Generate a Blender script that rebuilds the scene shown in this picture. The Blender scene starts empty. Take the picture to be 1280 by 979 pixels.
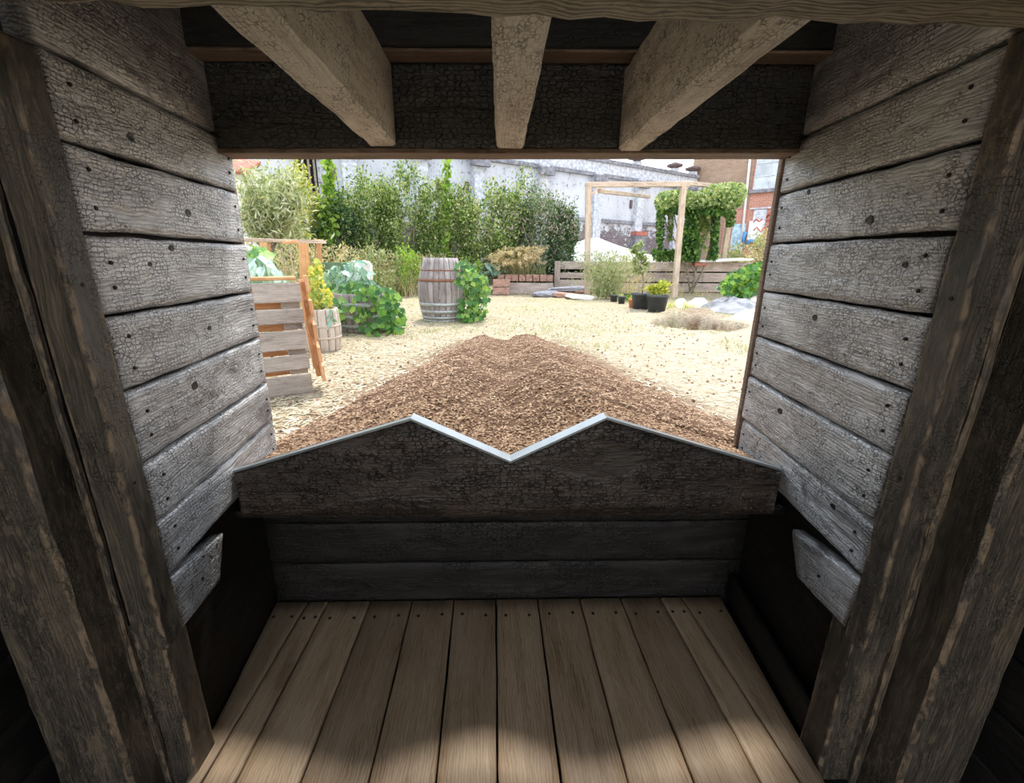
import bpy, math, random
import numpy as np
from mathutils import Vector, Matrix, noise as mnoise

random.seed(7); RNG = np.random.default_rng(7)
S = bpy.context.scene; C = S.collection
# ------------------------------------------------------------------ camera, sky, sun, exposure
EYE = .95                                  # eye height above the garden ground
F, PITCH, ROLL, YAW = 557.6, math.radians(16.67), math.radians(.55), math.radians(1.73)
fw = Vector((math.sin(YAW)*math.cos(PITCH), math.cos(YAW)*math.cos(PITCH), -math.sin(PITCH)))
rt0 = Vector((math.cos(YAW), -math.sin(YAW), 0)); up0 = rt0.cross(fw)
rt = math.cos(ROLL)*rt0 + math.sin(ROLL)*up0; up = -math.sin(ROLL)*rt0 + math.cos(ROLL)*up0
cd = bpy.data.cameras.new('camera'); cam = bpy.data.objects.new('camera', cd); C.objects.link(cam)
cd.sensor_fit = 'HORIZONTAL'; cd.sensor_width = 36; cd.lens = F/1280*36; cd.clip_start = .02; cd.clip_end = 400
cam.matrix_world = Matrix.Translation((0, 0, EYE)) @ Matrix((rt, up, -fw)).transposed().to_4x4()
S.camera = cam
S.view_settings.view_transform = 'Standard'; S.view_settings.look = 'None'
S.view_settings.gamma = 1; S.view_settings.use_curve_mapping = False
S.view_settings.exposure = 0.88
SKY, SUN = 1.4, 2.5
SUN_EL, SUN_AZ = math.radians(65), math.radians(14)        # high, beyond the garden and a little to the right
w = bpy.data.worlds.new('sky'); S.world = w; w.use_nodes = True
nt = w.node_tree; bg = nt.nodes['Background']
tc = nt.nodes.new('ShaderNodeTexCoord'); sp = nt.nodes.new('ShaderNodeSeparateXYZ'); cr = nt.nodes.new('ShaderNodeValToRGB')
nt.links.new(tc.outputs['Generated'], sp.inputs[0]); nt.links.new(sp.outputs['Z'], cr.inputs[0]); nt.links.new(cr.outputs[0], bg.inputs[0])
cr.color_ramp.elements[0].position = 0; cr.color_ramp.elements[0].color = (.98, .97, 1, 1)
cr.color_ramp.elements[1].position = .8; cr.color_ramp.elements[1].color = (.72, .84, 1, 1)
bg.inputs[1].default_value = SKY
sd = bpy.data.lights.new('sun', 'SUN'); so = bpy.data.objects.new('sun', sd); C.objects.link(so)
sd.energy = SUN; sd.angle = math.radians(7); sd.color = (1, .95, .88)
sv = Vector((math.sin(SUN_AZ)*math.cos(SUN_EL), math.cos(SUN_AZ)*math.cos(SUN_EL), math.sin(SUN_EL)))
so.rotation_euler = sv.to_track_quat('Z', 'Y').to_euler(); so.location = sv*40

# ------------------------------------------------------------------ survey helpers: a direction seen from the eye meets a real plane
def ray(u, v): return rt*((u-640)/F) + up*(-(v-489.5)/F) + fw
def at(u, v, Y): d = ray(u, v); d = d*(Y/d.y); return Vector((d.x, d.y, d.z+EYE))
def G(u, v, z=0.): d = ray(u, v); d = d*((z-EYE)/d.z); return Vector((d.x, d.y, z))
def onpl(u, v, n, c): d = ray(u, v); d = d*(c/(n.x*d.x+n.y*d.y)); return Vector((d.x, d.y, d.z+EYE))
def W(x, y, zr): return Vector((x, y, zr+EYE))              # heights given from the eye

# ------------------------------------------------------------------ object helpers
WM = {}
def obj(name, me, parent=None, M=None, mat=None, stuff=False):
    o = bpy.data.objects.new(name, me); C.objects.link(o)
    M = M or Matrix.Identity(4)
    if parent is not None:
        o.parent = parent; o.matrix_basis = WM[parent.name].inverted() @ M
    else: o.matrix_basis = M
    WM[o.name] = M
    if mat and me is not None and len(me.materials) == 0: me.materials.append(mat)
    if stuff: o['kind'] = 'stuff'
    return o
def thing(name, label, cat, loc, rz=0, group=None):
    o = obj(name, None, None, Matrix.Translation(loc) @ Matrix.Rotation(rz, 4, 'Z')); o.empty_display_size = .1
    return tag(o, label, cat, group)
def tag(o, label, cat, group=None):
    o['label'] = label; o['category'] = cat
    if group: o['group'] = group
    return o
def struct(o): o['kind'] = 'structure'; return o
def dup(o, M=None, parent=None, label=None):
    c = o.copy(); C.objects.link(c)
    if parent is not None: c.parent = parent
    if M is not None: c.matrix_basis = M
    WM[c.name] = M if M is not None else WM[o.name]
    if label: c['label'] = label
    for ch in list(o.children): dup(ch, None, c)
    return c
def mesh(name, V, Fc, smooth=False):
    me = bpy.data.meshes.new(name)
    me.from_pydata([tuple(map(float, v)) for v in V], [], [tuple(f) for f in Fc]); me.update()
    if smooth: me.polygons.foreach_set('use_smooth', [True]*len(me.polygons))
    return me
def quads(name, V, n_per=4, faces=((0, 1, 2), (0, 2, 3))):
    """V: (N, n_per, 3) many little pieces in one mesh"""
    N = V.shape[0]; f = np.array(faces); k = f.shape[1]
    idx = (np.arange(N)[:, None, None]*n_per + f[None]).reshape(-1)
    me = bpy.data.meshes.new(name); me.vertices.add(N*n_per); me.vertices.foreach_set('co', V.astype(np.float32).reshape(-1))
    nf = N*len(faces); me.loops.add(nf*k); me.loops.foreach_set('vertex_index', idx.astype(np.int32))
    me.polygons.add(nf); me.polygons.foreach_set('loop_start', np.arange(0, nf*k, k, dtype=np.int32))
    try: me.polygons.foreach_set('loop_total', np.full(nf, k, dtype=np.int32))
    except Exception: pass
    me.update(calc_edges=True); me.validate(); return me
def nz(v, s=1., k=0.): return mnoise.noise(Vector((v[0]*s+k, v[1]*s+k*.7, v[2]*s-k)))
def frame(o, x, z):
    x = Vector(x).normalized(); y = Vector(z).cross(x).normalized(); z = x.cross(y)
    return Matrix.Translation(o) @ Matrix((x, y, z)).transposed().to_4x4()

def slab(name, P, thick, mat, parent=None, seg=.05, bev=.006, rough=.0012, wav=.003, nv=6):
    """a board given by the four corners of its face (P0>P1 along the grain), worn rounded edges"""
    P = [Vector(p) for p in P]
    x = ((P[1]-P[0]) + (P[2]-P[3])).normalized(); n = (P[1]-P[0]).cross(P[3]-P[0]).normalized()
    c = sum(P, Vector())/4; M = frame(c, x, n); Mi = M.inverted(); q = [Mi @ p for p in P]
    L = max((q[1]-q[0]).length, .01); Wd = max((q[3]-q[0]).length, (q[2]-q[1]).length, .01); nu = max(3, int(L/seg))
    us = [0, min(.3, bev/L)] + [i/nu for i in range(1, nu)] + [1-min(.3, bev/L), 1]
    vs = [0, min(.3, bev/Wd)] + [i/nv for i in range(1, nv)] + [1-min(.3, bev/Wd), 1]
    k = random.random()*90; V = []; Fc = []
    nu, nv = len(us), len(vs)
    for j, vv in enumerate(vs):
        for i, uu in enumerate(us):
            a = q[0].lerp(q[1], uu); b = q[3].lerp(q[2], uu); p = a.lerp(b, vv)
            e = wav*(2*nz((p.x, 0, 0), 9, k+(3 if vv > .5 else 0)) + nz((p.x, 0, 0), 40, k))
            p.y += e*(abs(vv-.5)*2)**2
            p.x += wav*.6*nz((0, p.y, 0), 22, k)*(abs(uu-.5)*2)**8
            d = rough*(1.5*nz(p, 14, k) + nz(p, 45, k))
            if i in (0, nu-1) or j in (0, nv-1): d -= bev
            V.append((p.x, p.y, d))
    for j in range(nv-1):
        for i in range(nu-1): a = j*nu+i; Fc.append((a, a+1, a+nu+1, a+nu))
    ring = list(range(nu)) + [j*nu+nu-1 for j in range(1, nv)] + [(nv-1)*nu+i for i in range(nu-2, -1, -1)] + [j*nu for j in range(nv-2, 0, -1)]
    b0 = len(V)
    for r in ring: V.append((V[r][0], V[r][1], -thick))
    m = len(ring)
    for i in range(m): Fc.append((ring[i], b0+i, b0+(i+1) % m, ring[(i+1) % m]))
    Fc.append(tuple(b0+i for i in range(m-1, -1, -1)))
    return obj(name, mesh(name, V, Fc, True), parent, M, mat)

def timber(name, p0, p1, wy, wz, mat, parent=None, zdir=(0, 0, 1), bev=.006, seg=.08, jit=.002, cross=None):
    """a sawn timber from p0 to p1 (grain along it); cross section wy x wz, or a given outline"""
    p0 = Vector(p0); p1 = Vector(p1); L = (p1-p0).length; M = frame((p0+p1)/2, p1-p0, zdir)
    if cross is None:
        a, b, e = wy/2, wz/2, min(bev, wy*.3, wz*.3)
        cross = [(-a+e, -b), (a-e, -b), (a, -b+e), (a, b-e), (a-e, b), (-a+e, b), (-a, b-e), (-a, -b+e)]
    n = max(1, int(L/seg)); k = random.random()*90; V = []; Fc = []; m = len(cross)
    xs = [-L/2, -L/2+min(bev, L*.1)] + [-L/2+L*i/n for i in range(1, n)] + [L/2-min(bev, L*.1), L/2]
    cy = sum(c[0] for c in cross)/m; cz = sum(c[1] for c in cross)/m
    for i, x in enumerate(xs):
        s = 1-bev*.6/max(wy, .02) if i in (0, len(xs)-1) else 1
        for (y, z) in cross:
            y2, z2 = cy+(y-cy)*s, cz+(z-cz)*s
            V.append((x, y2+jit*nz((x, y, z), 12, k)*1.6+jit*nz((x, y, z), 45, k), z2+jit*nz((x, z, y), 12, k+9)*1.6+jit*nz((x, z, y), 45, k+5)))
    for i in range(len(xs)-1):
        for j in range(m): Fc.append((i*m+j, (i+1)*m+j, (i+1)*m+(j+1) % m, i*m+(j+1) % m))
    Fc.append(tuple(range(m))); Fc.append(tuple((len(xs)-1)*m+j for j in range(m-1, -1, -1)))
    # make normals point outward whichever way the outline runs
    A = sum(cross[j][0]*cross[(j+1) % m][1]-cross[(j+1) % m][0]*cross[j][1] for j in range(m))
    if A > 0: Fc = [f[::-1] for f in Fc]
    return obj(name, mesh(name, V, Fc), parent, M, mat)

def post(name, poly, z0, z1, mat, parent=None, jit=.0011, bev=.004):
    """upright timber with a plan outline poly [(x,y)...]; grain upright"""
    cx = sum(p[0] for p in poly)/len(poly); cy = sum(p[1] for p in poly)/len(poly)
    p0 = Vector((cx, cy, z0)); p1 = Vector((cx, cy, z1)); M = frame((p0+p1)/2, p1-p0, (0, 1, 0)); Mi = M.to_3x3().inverted()
    pts = []; n = len(poly)
    for i in range(n):
        a, b, c = Vector(poly[i-1]), Vector(poly[i]), Vector(poly[(i+1) % n])
        d1, d2 = (a-b), (c-b)
        for t, q in ((d1, .010), (d1, bev), (d2, bev), (d2, .010)): pts.append((b + t.normalized()*min(q, t.length*(.45 if q > bev else .25)), 0. if q > bev else 1.))
    cross = []
    for p, _ in pts:
        l = Mi @ Vector((p.x-cx, p.y-cy, 0)); cross.append((l.y, l.z))
    o = timber(name, p0, p1, .06, .06, mat, parent, (0, 1, 0), bev, .04, jit, cross)
    a = o.data.attributes.new('worn', 'FLOAT', 'POINT'); m = len(pts); a.data.foreach_set('value', np.array([pts[i % m][1] for i in range(len(o.data.vertices))], np.float32)); return o

def lathe(prof, n=24, a0=0., a1=2*math.pi):
    V = []; Fc = []; full = abs(a1-a0-2*math.pi) < 1e-6; m = n if full else n+1
    for (r, z) in prof:
        for i in range(m):
            a = a0+(a1-a0)*i/n; V.append((r*math.cos(a), r*math.sin(a), z))
    for k in range(len(prof)-1):
        for i in range(n):
            j = (i+1) % m; Fc.append((k*m+i, k*m+j, (k+1)*m+j, (k+1)*m+i))
    return V, Fc
def tube_geo(pts, rad, n=6):
    V = []; Fc = []; pts = [Vector(p) for p in pts]
    if not hasattr(rad, '__len__'): rad = [rad]*len(pts)
    for i, p in enumerate(pts):
        t = (pts[min(i+1, len(pts)-1)]-pts[max(i-1, 0)]).normalized()
        a = t.cross(Vector((.3, .2, 1)) if abs(t.z) < .9 else Vector((1, .1, 0))).normalized(); b = t.cross(a)
        for k in range(n):
            q = 2*math.pi*k/n; V.append(p + (a*math.cos(q)+b*math.sin(q))*rad[i])
    for i in range(len(pts)-1):
        for k in range(n): Fc.append((i*n+k, i*n+(k+1) % n, (i+1)*n+(k+1) % n, (i+1)*n+k))
    Fc.append(tuple(range(n-1, -1, -1))); Fc.append(tuple((len(pts)-1)*n+k for k in range(n)))
    return V, Fc
def join(parts):
    V = []; Fc = []
    for (v, f) in parts:
        o = len(V); V += list(v); Fc += [tuple(i+o for i in q) for q in f]
    return V, Fc
def boxgeo(c, s, M=None):
    x, y, z = s[0]/2, s[1]/2, s[2]/2; c = Vector(c)
    V = [Vector((i*x, j*y, k*z)) for k in (-1, 1) for (i, j) in ((-1, -1), (1, -1), (1, 1), (-1, 1))]
    if M is not None: V = [M @ v for v in V]
    return [v+c for v in V], [(3, 2, 1, 0), (4, 5, 6, 7), (0, 1, 5, 4), (1, 2, 6, 5), (2, 3, 7, 6), (3, 0, 4, 7)]

# ------------------------------------------------------------------ materials
class NB:
    def __init__(s, name):
        s.m = bpy.data.materials.new(name); s.m.use_nodes = True; s.t = s.m.node_tree; s.p = s.t.nodes['Principled BSDF']
        s.out = s.t.nodes['Material Output']
    def n(s, kind, **kw):
        d = s.t.nodes.new('ShaderNode'+kind)
        for k, v in kw.items(): setattr(d, k, v)
        return d
    def l(s, a, b): s.t.links.new(a, b)
    def set(s, sock, v):
        if isinstance(v, bpy.types.NodeSocket): s.l(v, sock)
        else: sock.default_value = v
    def math(s, op, a, b=0., clamp=False):
        d = s.n('Math', operation=op); d.use_clamp = clamp; s.set(d.inputs[0], a); s.set(d.inputs[1], b); return d.outputs[0]
    def mix(s, f, a, b, blend='MIX'):
        d = s.n('Mix', data_type='RGBA', blend_type=blend); s.set(d.inputs[0], f)
        s.set(d.inputs[6], a if isinstance(a, bpy.types.NodeSocket) else (*a, 1)); s.set(d.inputs[7], b if isinstance(b, bpy.types.NodeSocket) else (*b, 1)); return d.outputs[2]
    def ramp(s, f, stops):
        d = s.n('ValToRGB'); e = d.color_ramp.elements
        while len(e) < len(stops): e.new(.5)
        for i, (p, c) in enumerate(stops): e[i].position = p; e[i].color = (*c, 1) if hasattr(c, '__len__') else (c, c, c, 1)
        s.l(f, d.inputs[0]); return d.outputs[0]
    def coords(s, kind='Object', rnd=True):
        tc = s.n('TexCoord'); v = tc.outputs[kind]
        if rnd:
            oi = s.n('ObjectInfo'); k = s.math('MULTIPLY', oi.outputs['Random'], 41.); cx = s.n('CombineXYZ')
            for i in range(3): s.l(k, cx.inputs[i])
            a = s.n('VectorMath', operation='ADD'); s.l(v, a.inputs[0]); s.l(cx.outputs[0], a.inputs[1]); v = a.outputs[0]
        return v
    def scale(s, v, x, y, z):
        d = s.n('VectorMath', operation='MULTIPLY'); s.l(v, d.inputs[0]); d.inputs[1].default_value = (x, y, z); return d.outputs[0]
    def noise(s, v, sc, det=3., dist=0., rough=.55):
        d = s.n('TexNoise'); s.l(v, d.inputs['Vector']); d.inputs['Scale'].default_value = sc; d.inputs['Detail'].default_value = det
        d.inputs['Distortion'].default_value = dist; d.inputs['Roughness'].default_value = rough; return d.outputs['Fac']
    def vor(s, v, sc, feat='F1', rnd=1.):
        d = s.n('TexVoronoi', feature=feat); s.l(v, d.inputs['Vector']); d.inputs['Scale'].default_value = sc; d.inputs['Randomness'].default_value = rnd
        return d.outputs['Distance']
    def bump(s, h, strength=.5, dist=.01):
        b = s.n('Bump'); b.inputs['Strength'].default_value = strength; b.inputs['Distance'].default_value = dist
        s.l(h, b.inputs['Height']); s.l(b.outputs[0], s.p.inputs['Normal'])
    def fin(s, col, rough=.7, spec=.4, metal=0.):
        s.set(s.p.inputs['Base Color'], col if isinstance(col, bpy.types.NodeSocket) else (*col, 1)); s.set(s.p.inputs['Roughness'], rough)
        s.p.inputs['Specular IOR Level'].default_value = spec; s.p.inputs['Metallic'].default_value = metal; return s.m
def wood(name, dark, mid, light, crack=.6, cs=55., stretch=.5, rough=.55, spec=.5, bump=.6, knots=1., cmask=(.42, .58), grain=1., var=.0, smk=.6, worn=None, speck=0., ior=1.5):
    b = NB(name); v = b.coords()
    warp = b.n('TexNoise'); b.l(b.scale(v, 2.2, 5, 5), warp.inputs['Vector']); warp.inputs['Scale'].default_value = 1.; warp.inputs['Detail'].default_value = 2.
    wv = b.n('VectorMath', operation='MULTIPLY_ADD'); b.l(warp.outputs['Color'], wv.inputs[0]); wv.inputs[1].default_value = (0, .05, .05); b.l(v, wv.inputs[2]); v2 = wv.outputs[0]
    # knots bend the grain round them
    kd = b.vor(b.scale(v, 1.9, 3.4, 3.4), 1.)
    kn = b.ramp(kd, [(.0, 1), (.075, .9), (.12, 0)]); kr = b.ramp(kd, [(.03, 0), (.09, 1), (.3, 0)])
    wave = b.n('TexWave', wave_type='BANDS', bands_direction='Y'); b.l(b.scale(v2, .22, 1, 1), wave.inputs['Vector'])
    wave.inputs['Scale'].default_value = 42; wave.inputs['Distortion'].default_value = 9; wave.inputs['Detail'].default_value = 2.5; wave.inputs['Detail Scale'].default_value = 1.4
    wave.inputs['Detail Roughness'].default_value = .6
    fine = b.noise(b.scale(v2, 7, 190, 190), 1., 6, .2, .7)
    big = b.noise(b.scale(v, 3.2, 8, 8), 1., 4, .4)
    streak = b.noise(b.scale(v2, 2.5, 34, 34), 1., 3, .4)
    g = b.math('ADD', b.math('ADD', b.math('MULTIPLY', wave.outputs['Fac'], .12*grain), b.math('MULTIPLY', streak, .30)), b.math('ADD', b.math('MULTIPLY', fine, .36), b.math('MULTIPLY', big, .36)))
    col = b.ramp(g, [(.39, dark), (.54, mid), (.72, light)])
    smudge = b.ramp(b.noise(b.scale(v, 5, 11, 11), 1., 5, .8, .65), [(.56, 0), (.70, 1)])
    col = b.mix(b.math('MULTIPLY', smudge, smk), col, dark)
    cw = b.n('TexNoise'); b.l(b.scale(v, 60, 60, 60), cw.inputs['Vector']); cw.inputs['Scale'].default_value = 1.; cw.inputs['Detail'].default_value = 2
    cv = b.n('VectorMath', operation='MULTIPLY_ADD'); b.l(cw.outputs['Color'], cv.inputs[0]); cv.inputs[1].default_value = (.012, .009, .009); b.l(v, cv.inputs[2])
    ce = b.vor(b.scale(cv.outputs[0], stretch, 1, 1), cs, 'DISTANCE_TO_EDGE', .7)
    lb_ = b.ramp(b.noise(v, 34., 3, .6), [(.36, .1), (.62, 1)])
    line = b.math('MULTIPLY', b.ramp(ce, [(.03, 1), (.11, 0)]), lb_)
    mask = b.ramp(b.noise(b.scale(v, 4, 10, 10), 1., 3, .5), [(cmask[0], 0), (cmask[1], 1)])
    cl = b.math('MULTIPLY', b.math('MULTIPLY', line, mask), crack)
    col = b.mix(cl, col, tuple(x*.2 for x in dark))
    col = b.mix(b.math('MULTIPLY', kn, .8*knots), col, tuple(x*.35 for x in dark)); col = b.mix(b.math('MULTIPLY', kr, .3*knots), col, tuple(x*.6 for x in dark))
    if var:
        oi = b.n('ObjectInfo'); col = b.mix(b.math('MULTIPLY', oi.outputs['Random'], var), col, mid, 'MULTIPLY') if False else b.mix(1., col, b.ramp(oi.outputs['Random'], [(0, 1-var), (1, 1+var*.2)]), 'MULTIPLY')
    if speck:
        sn = b.ramp(b.noise(b.scale(v, 38, 110, 110), 1., 4, .5, .65), [(.53, 0), (.60, 1)]); sm = b.ramp(b.noise(b.scale(v, 3.5, 9, 9), 1., 3, .4), [(.42, 0), (.62, 1)])
        col = b.mix(b.math('MULTIPLY', b.math('MULTIPLY', sn, sm), speck), col, light)
    if worn:
        wa = b.n('Attribute', attribute_name='worn'); k = b.math('MULTIPLY', wa.outputs['Fac'], b.ramp(b.noise(b.scale(v, 22, 60, 60), 1., 4, .5), [(.45, 0), (.60, .85)])); col = b.mix(k, col, worn)
    h = b.math('ADD', b.math('MULTIPLY', fine, .40), b.math('ADD', b.math('MULTIPLY', wave.outputs['Fac'], .05*grain), b.math('MULTIPLY', streak, .2)))
    pil = b.math('MULTIPLY', b.math('MULTIPLY', b.math('SUBTRACT', 1., line), mask), crack*.8)
    h = b.math('ADD', h, pil); b.bump(h, bump, .005)
    b.p.inputs['IOR'].default_value = ior; return b.fin(col, b.ramp(fine, [(.3, rough-.12), (.7, rough+.15)]), spec)
def plain(name, col, rough=.7, spec=.4, metal=0., nscale=0., namt=.25, bump=0.):
    b = NB(name); c = col
    if nscale:
        v = b.coords(); n = b.noise(v, nscale, 5); c = b.ramp(n, [(.3, tuple(x*(1-namt) for x in col)), (.7, tuple(min(1, x*(1+namt)) for x in col))])
        if bump: b.bump(n, bump, .02)
    return b.fin(c, rough, spec, metal)
def leafmat(name, cols, trans=.35, rough=.55, spec=.3):
    b = NB(name); ge = b.n('NewGeometry'); n = len(cols)
    col = b.ramp(ge.outputs['Random Per Island'], [(i/(n-1), c) for i, c in enumerate(cols)])
    b.fin(col, rough, spec); tr = b.n('BsdfTranslucent'); b.l(b.mix(1., col, (1.1, 1.05, .55), 'MULTIPLY'), tr.inputs[0])
    mx = b.n('MixShader'); mx.inputs[0].default_value = trans; b.l(b.p.outputs[0], mx.inputs[1]); b.l(tr.outputs[0], mx.inputs[2]); b.l(mx.outputs[0], b.out.inputs[0]); return b.m
def leafmat_obj(name, cols, trans=.35):
    b = NB(name); oi = b.n('ObjectInfo'); n = len(cols)
    col = b.ramp(oi.outputs['Random'], [(i/(n-1), c) for i, c in enumerate(cols)])
    b.fin(col, .45, .4); tr = b.n('BsdfTranslucent'); b.l(b.mix(1., col, (1.2, 1.1, .5), 'MULTIPLY'), tr.inputs[0])
    mx = b.n('MixShader'); mx.inputs[0].default_value = trans; b.l(b.p.outputs[0], mx.inputs[1]); b.l(tr.outputs[0], mx.inputs[2]); b.l(mx.outputs[0], b.out.inputs[0]); return b.m

m_plank = wood('charred_silver_plank', (.04, .039, .037), (.34, .337, .332), (.78, .775, .765), 1., 115, .72, .38, .6, .95, 1., (.34, .50), 1.4, .24, .85, ior=2.4)
m_post = wood('charred_brown_post', (.022, .018, .014), (.072, .059, .043), (.22, .17, .11), .8, 140, .75, .46, .6, .6, .8, (.42, .58), .6, .1, .5, (.29, .205, .125), .5)
m_joist = wood('pale_joist', (.42, .365, .285), (.76, .69, .57), (.90, .85, .75), .72, 125, .55, .75, .3, .7, .4, (.28, .50), .4, 0., .4)
m_beam = wood('weathered_beam', (.065, .055, .039), (.19, .16, .115), (.42, .36, .26), .35, 90, .5, .65, .35, .6, .8, (.45, .6), 2.2)
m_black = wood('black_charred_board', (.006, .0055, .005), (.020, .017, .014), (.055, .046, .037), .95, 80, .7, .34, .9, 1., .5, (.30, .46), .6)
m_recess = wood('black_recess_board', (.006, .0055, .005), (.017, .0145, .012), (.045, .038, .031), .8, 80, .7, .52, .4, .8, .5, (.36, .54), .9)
m_dark = wood('dark_charred_board', (.008, .007, .006), (.018, .016, .014), (.04, .035, .029), .4, 70, .5, .5, .4, .5, .8, (.45, .6), 1.)
m_mfront = wood('charred_parapet_board', (.010, .0075, .006), (.036, .0255, .0195), (.110, .078, .057), .95, 85, .7, .36, .7, 1., .4, (.34, .50), .8)
m_floor = wood('pine_floorboard', (.23, .150, .088), (.43, .300, .185), (.57, .43, .29), .0, 60, .5, .5, .35, .15, .5, (.9, 1.), 1.2, .30, .3)
m_trimw = wood('brown_edge_lit_underside', (.09, .06, .04), (.20, .14, .10), (.34, .25, .19), .2, 60, .5, .7, .3, .5, .3)  # trim edges, also the painted lit undersides above the opening
m_pallet = wood('weathered_pallet', (.21, .17, .14), (.42, .36, .31), (.62, .55, .48), .0, 60, .5, .8, .2, .4, .8, (.9, 1.), 1., .15)
m_orange = wood('fresh_orange_wood', (.42, .19, .08), (.66, .33, .15), (.82, .50, .27), .0, 60, .5, .7, .3, .3, .5, (.9, 1.), .8, .15)
m_sleeper = wood('grey_sleeper', (.24, .18, .155), (.48, .39, .345), (.66, .57, .52), .1, 40, .4, .85, .2, .5, .6, (.5, .7), 1., .22)
m_pole = wood('sunbleached_pole', (.34, .25, .18), (.60, .47, .36), (.78, .65, .52), 0., 40, .4, .8, .2, .4, .4, (.9, 1.), .6, .1)
m_stave = wood('grey_barrel_stave', (.13, .105, .10), (.31, .265, .255), (.52, .46, .44), .1, 60, .5, .75, .3, .5, .4, (.5, .7), 1., .30)
m_stave_w = wood('pale_barrel_stave', (.36, .29, .23), (.56, .47, .39), (.68, .60, .51), .0, 60, .5, .8, .2, .4, .2, (.9, 1.), .8, .10)
m_rust = plain('rusty_hoop', (.24, .115, .075), .7, .4, .3, 30, .4)
m_steel = plain('grey_steel_hoop', (.42, .44, .43), .5, .5, .6, 25, .25)
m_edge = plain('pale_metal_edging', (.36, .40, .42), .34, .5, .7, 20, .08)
m_screw = plain('dark_screw', (.03, .028, .027), .5, .5, .5)
m_pot = plain('black_plastic_pot', (.05, .055, .06), .45, .5, 0, 12, .3)
m_terra = plain('terracotta', (.62, .25, .13), .7, .3, 0, 15, .25)
m_white = plain('chalky_white', (.80, .79, .77), .8, .3, 0, 8, .08)
m_whitewood = plain('pale_grey_paint', (.64, .63, .60), .7, .3, 0, 8, .1)
m_greenboard = plain('dark_green_paint', (.07, .13, .06), .6, .4, 0, 8, .25)
m_bark = plain('grey_bark', (.27, .23, .18), .9, .2, 0, 20, .35, .5)
m_drystem = plain('dry_stem', (.52, .42, .26), .85, .2, 0, 10, .2)
m_greenstem = plain('green_stem', (.22, .34, .10), .7, .3, 0, 10, .2)
m_tarp = plain('grey_tarpaulin', (.19, .195, .215), .55, .4, 0, 3, .7)
m_bag = plain('pale_sack', (.74, .66, .58), .75, .3, 0, 5, .12)
m_bagw = plain('white_sack', (.80, .79, .78), .7, .3, 0, 5, .1)
m_sheet = plain('white_sand_sheet', (.86, .85, .83), .9, .2, 0, 3, .05)
m_brickr = plain('old_red_brick', (.38, .23, .18), .9, .2, 0, 14, .4, .5)
m_hole = plain('hole_shade_black', (.012, .012, .012), .9, .2)  # flat black painting the shade inside openings and behind board gaps

def ground_mat():
    b = NB('straw_covered_earth'); v = b.coords('Object', False)
    n1 = b.noise(v, .55, 4, .5); n2 = b.noise(v, 26, 6, .3, .7); n3 = b.noise(v, 3.2, 5, .6)
    col = b.ramp(n2, [(.30, (.22, .165, .105)), (.46, (.37, .305, .205)), (.62, (.50, .43, .31)), (.8, (.64, .57, .44))])
    bare = b.ramp(n2, [(.3, (.34, .275, .195)), (.55, (.50, .425, .32)), (.8, (.60, .53, .42))])
    at_ = b.n('Attribute', attribute_name='bare'); so_ = b.n('Attribute', attribute_name='soil'); gr_ = b.n('Attribute', attribute_name='grass')
    k = b.math('MULTIPLY', at_.outputs['Fac'], b.ramp(n3, [(.32, .3), (.6, 1)]))
    col = b.mix(k, col, bare)
    sc = b.ramp(n2, [(.3, (.10, .06, .038)), (.6, (.25, .15, .09)), (.8, (.38, .25, .16))])
    col = b.mix(b.math('MULTIPLY', so_.outputs['Fac'], b.ramp(n3, [(.25, .35), (.5, 1)])), col, sc)
    gc = b.ramp(n2, [(.3, (.20, .22, .06)), (.7, (.46, .44, .19))])
    col = b.mix(b.math('MULTIPLY', gr_.outputs['Fac'], b.ramp(n1, [(.46, 0), (.66, .75)])), col, gc)
    b.bump(b.math('ADD', n2, b.math('MULTIPLY', n3, .6)), .9, .03); return b.fin(col, .95, .1)
m_ground = ground_mat()
def soil_mat():
    b = NB('bark_mulch_soil'); v = b.coords('Object', False)
    n2 = b.noise(b.scale(v, 1, 1, 1), 60, 6, .6, .7); n3 = b.noise(v, 4, 5, .6)
    col = b.ramp(n2, [(.3, (.085, .045, .026)), (.5, (.23, .135, .082)), (.68, (.36, .235, .15)), (.85, (.50, .36, .245))])
    col = b.mix(b.ramp(n3, [(.42, 0), (.7, .45)]), col, (.20, .115, .07))
    b.bump(b.math('ADD', n2, b.math('MULTIPLY', b.vor(v, 45), .7)), 1., .03); return b.fin(col, .92, .15)
m_soil = soil_mat()
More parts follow.
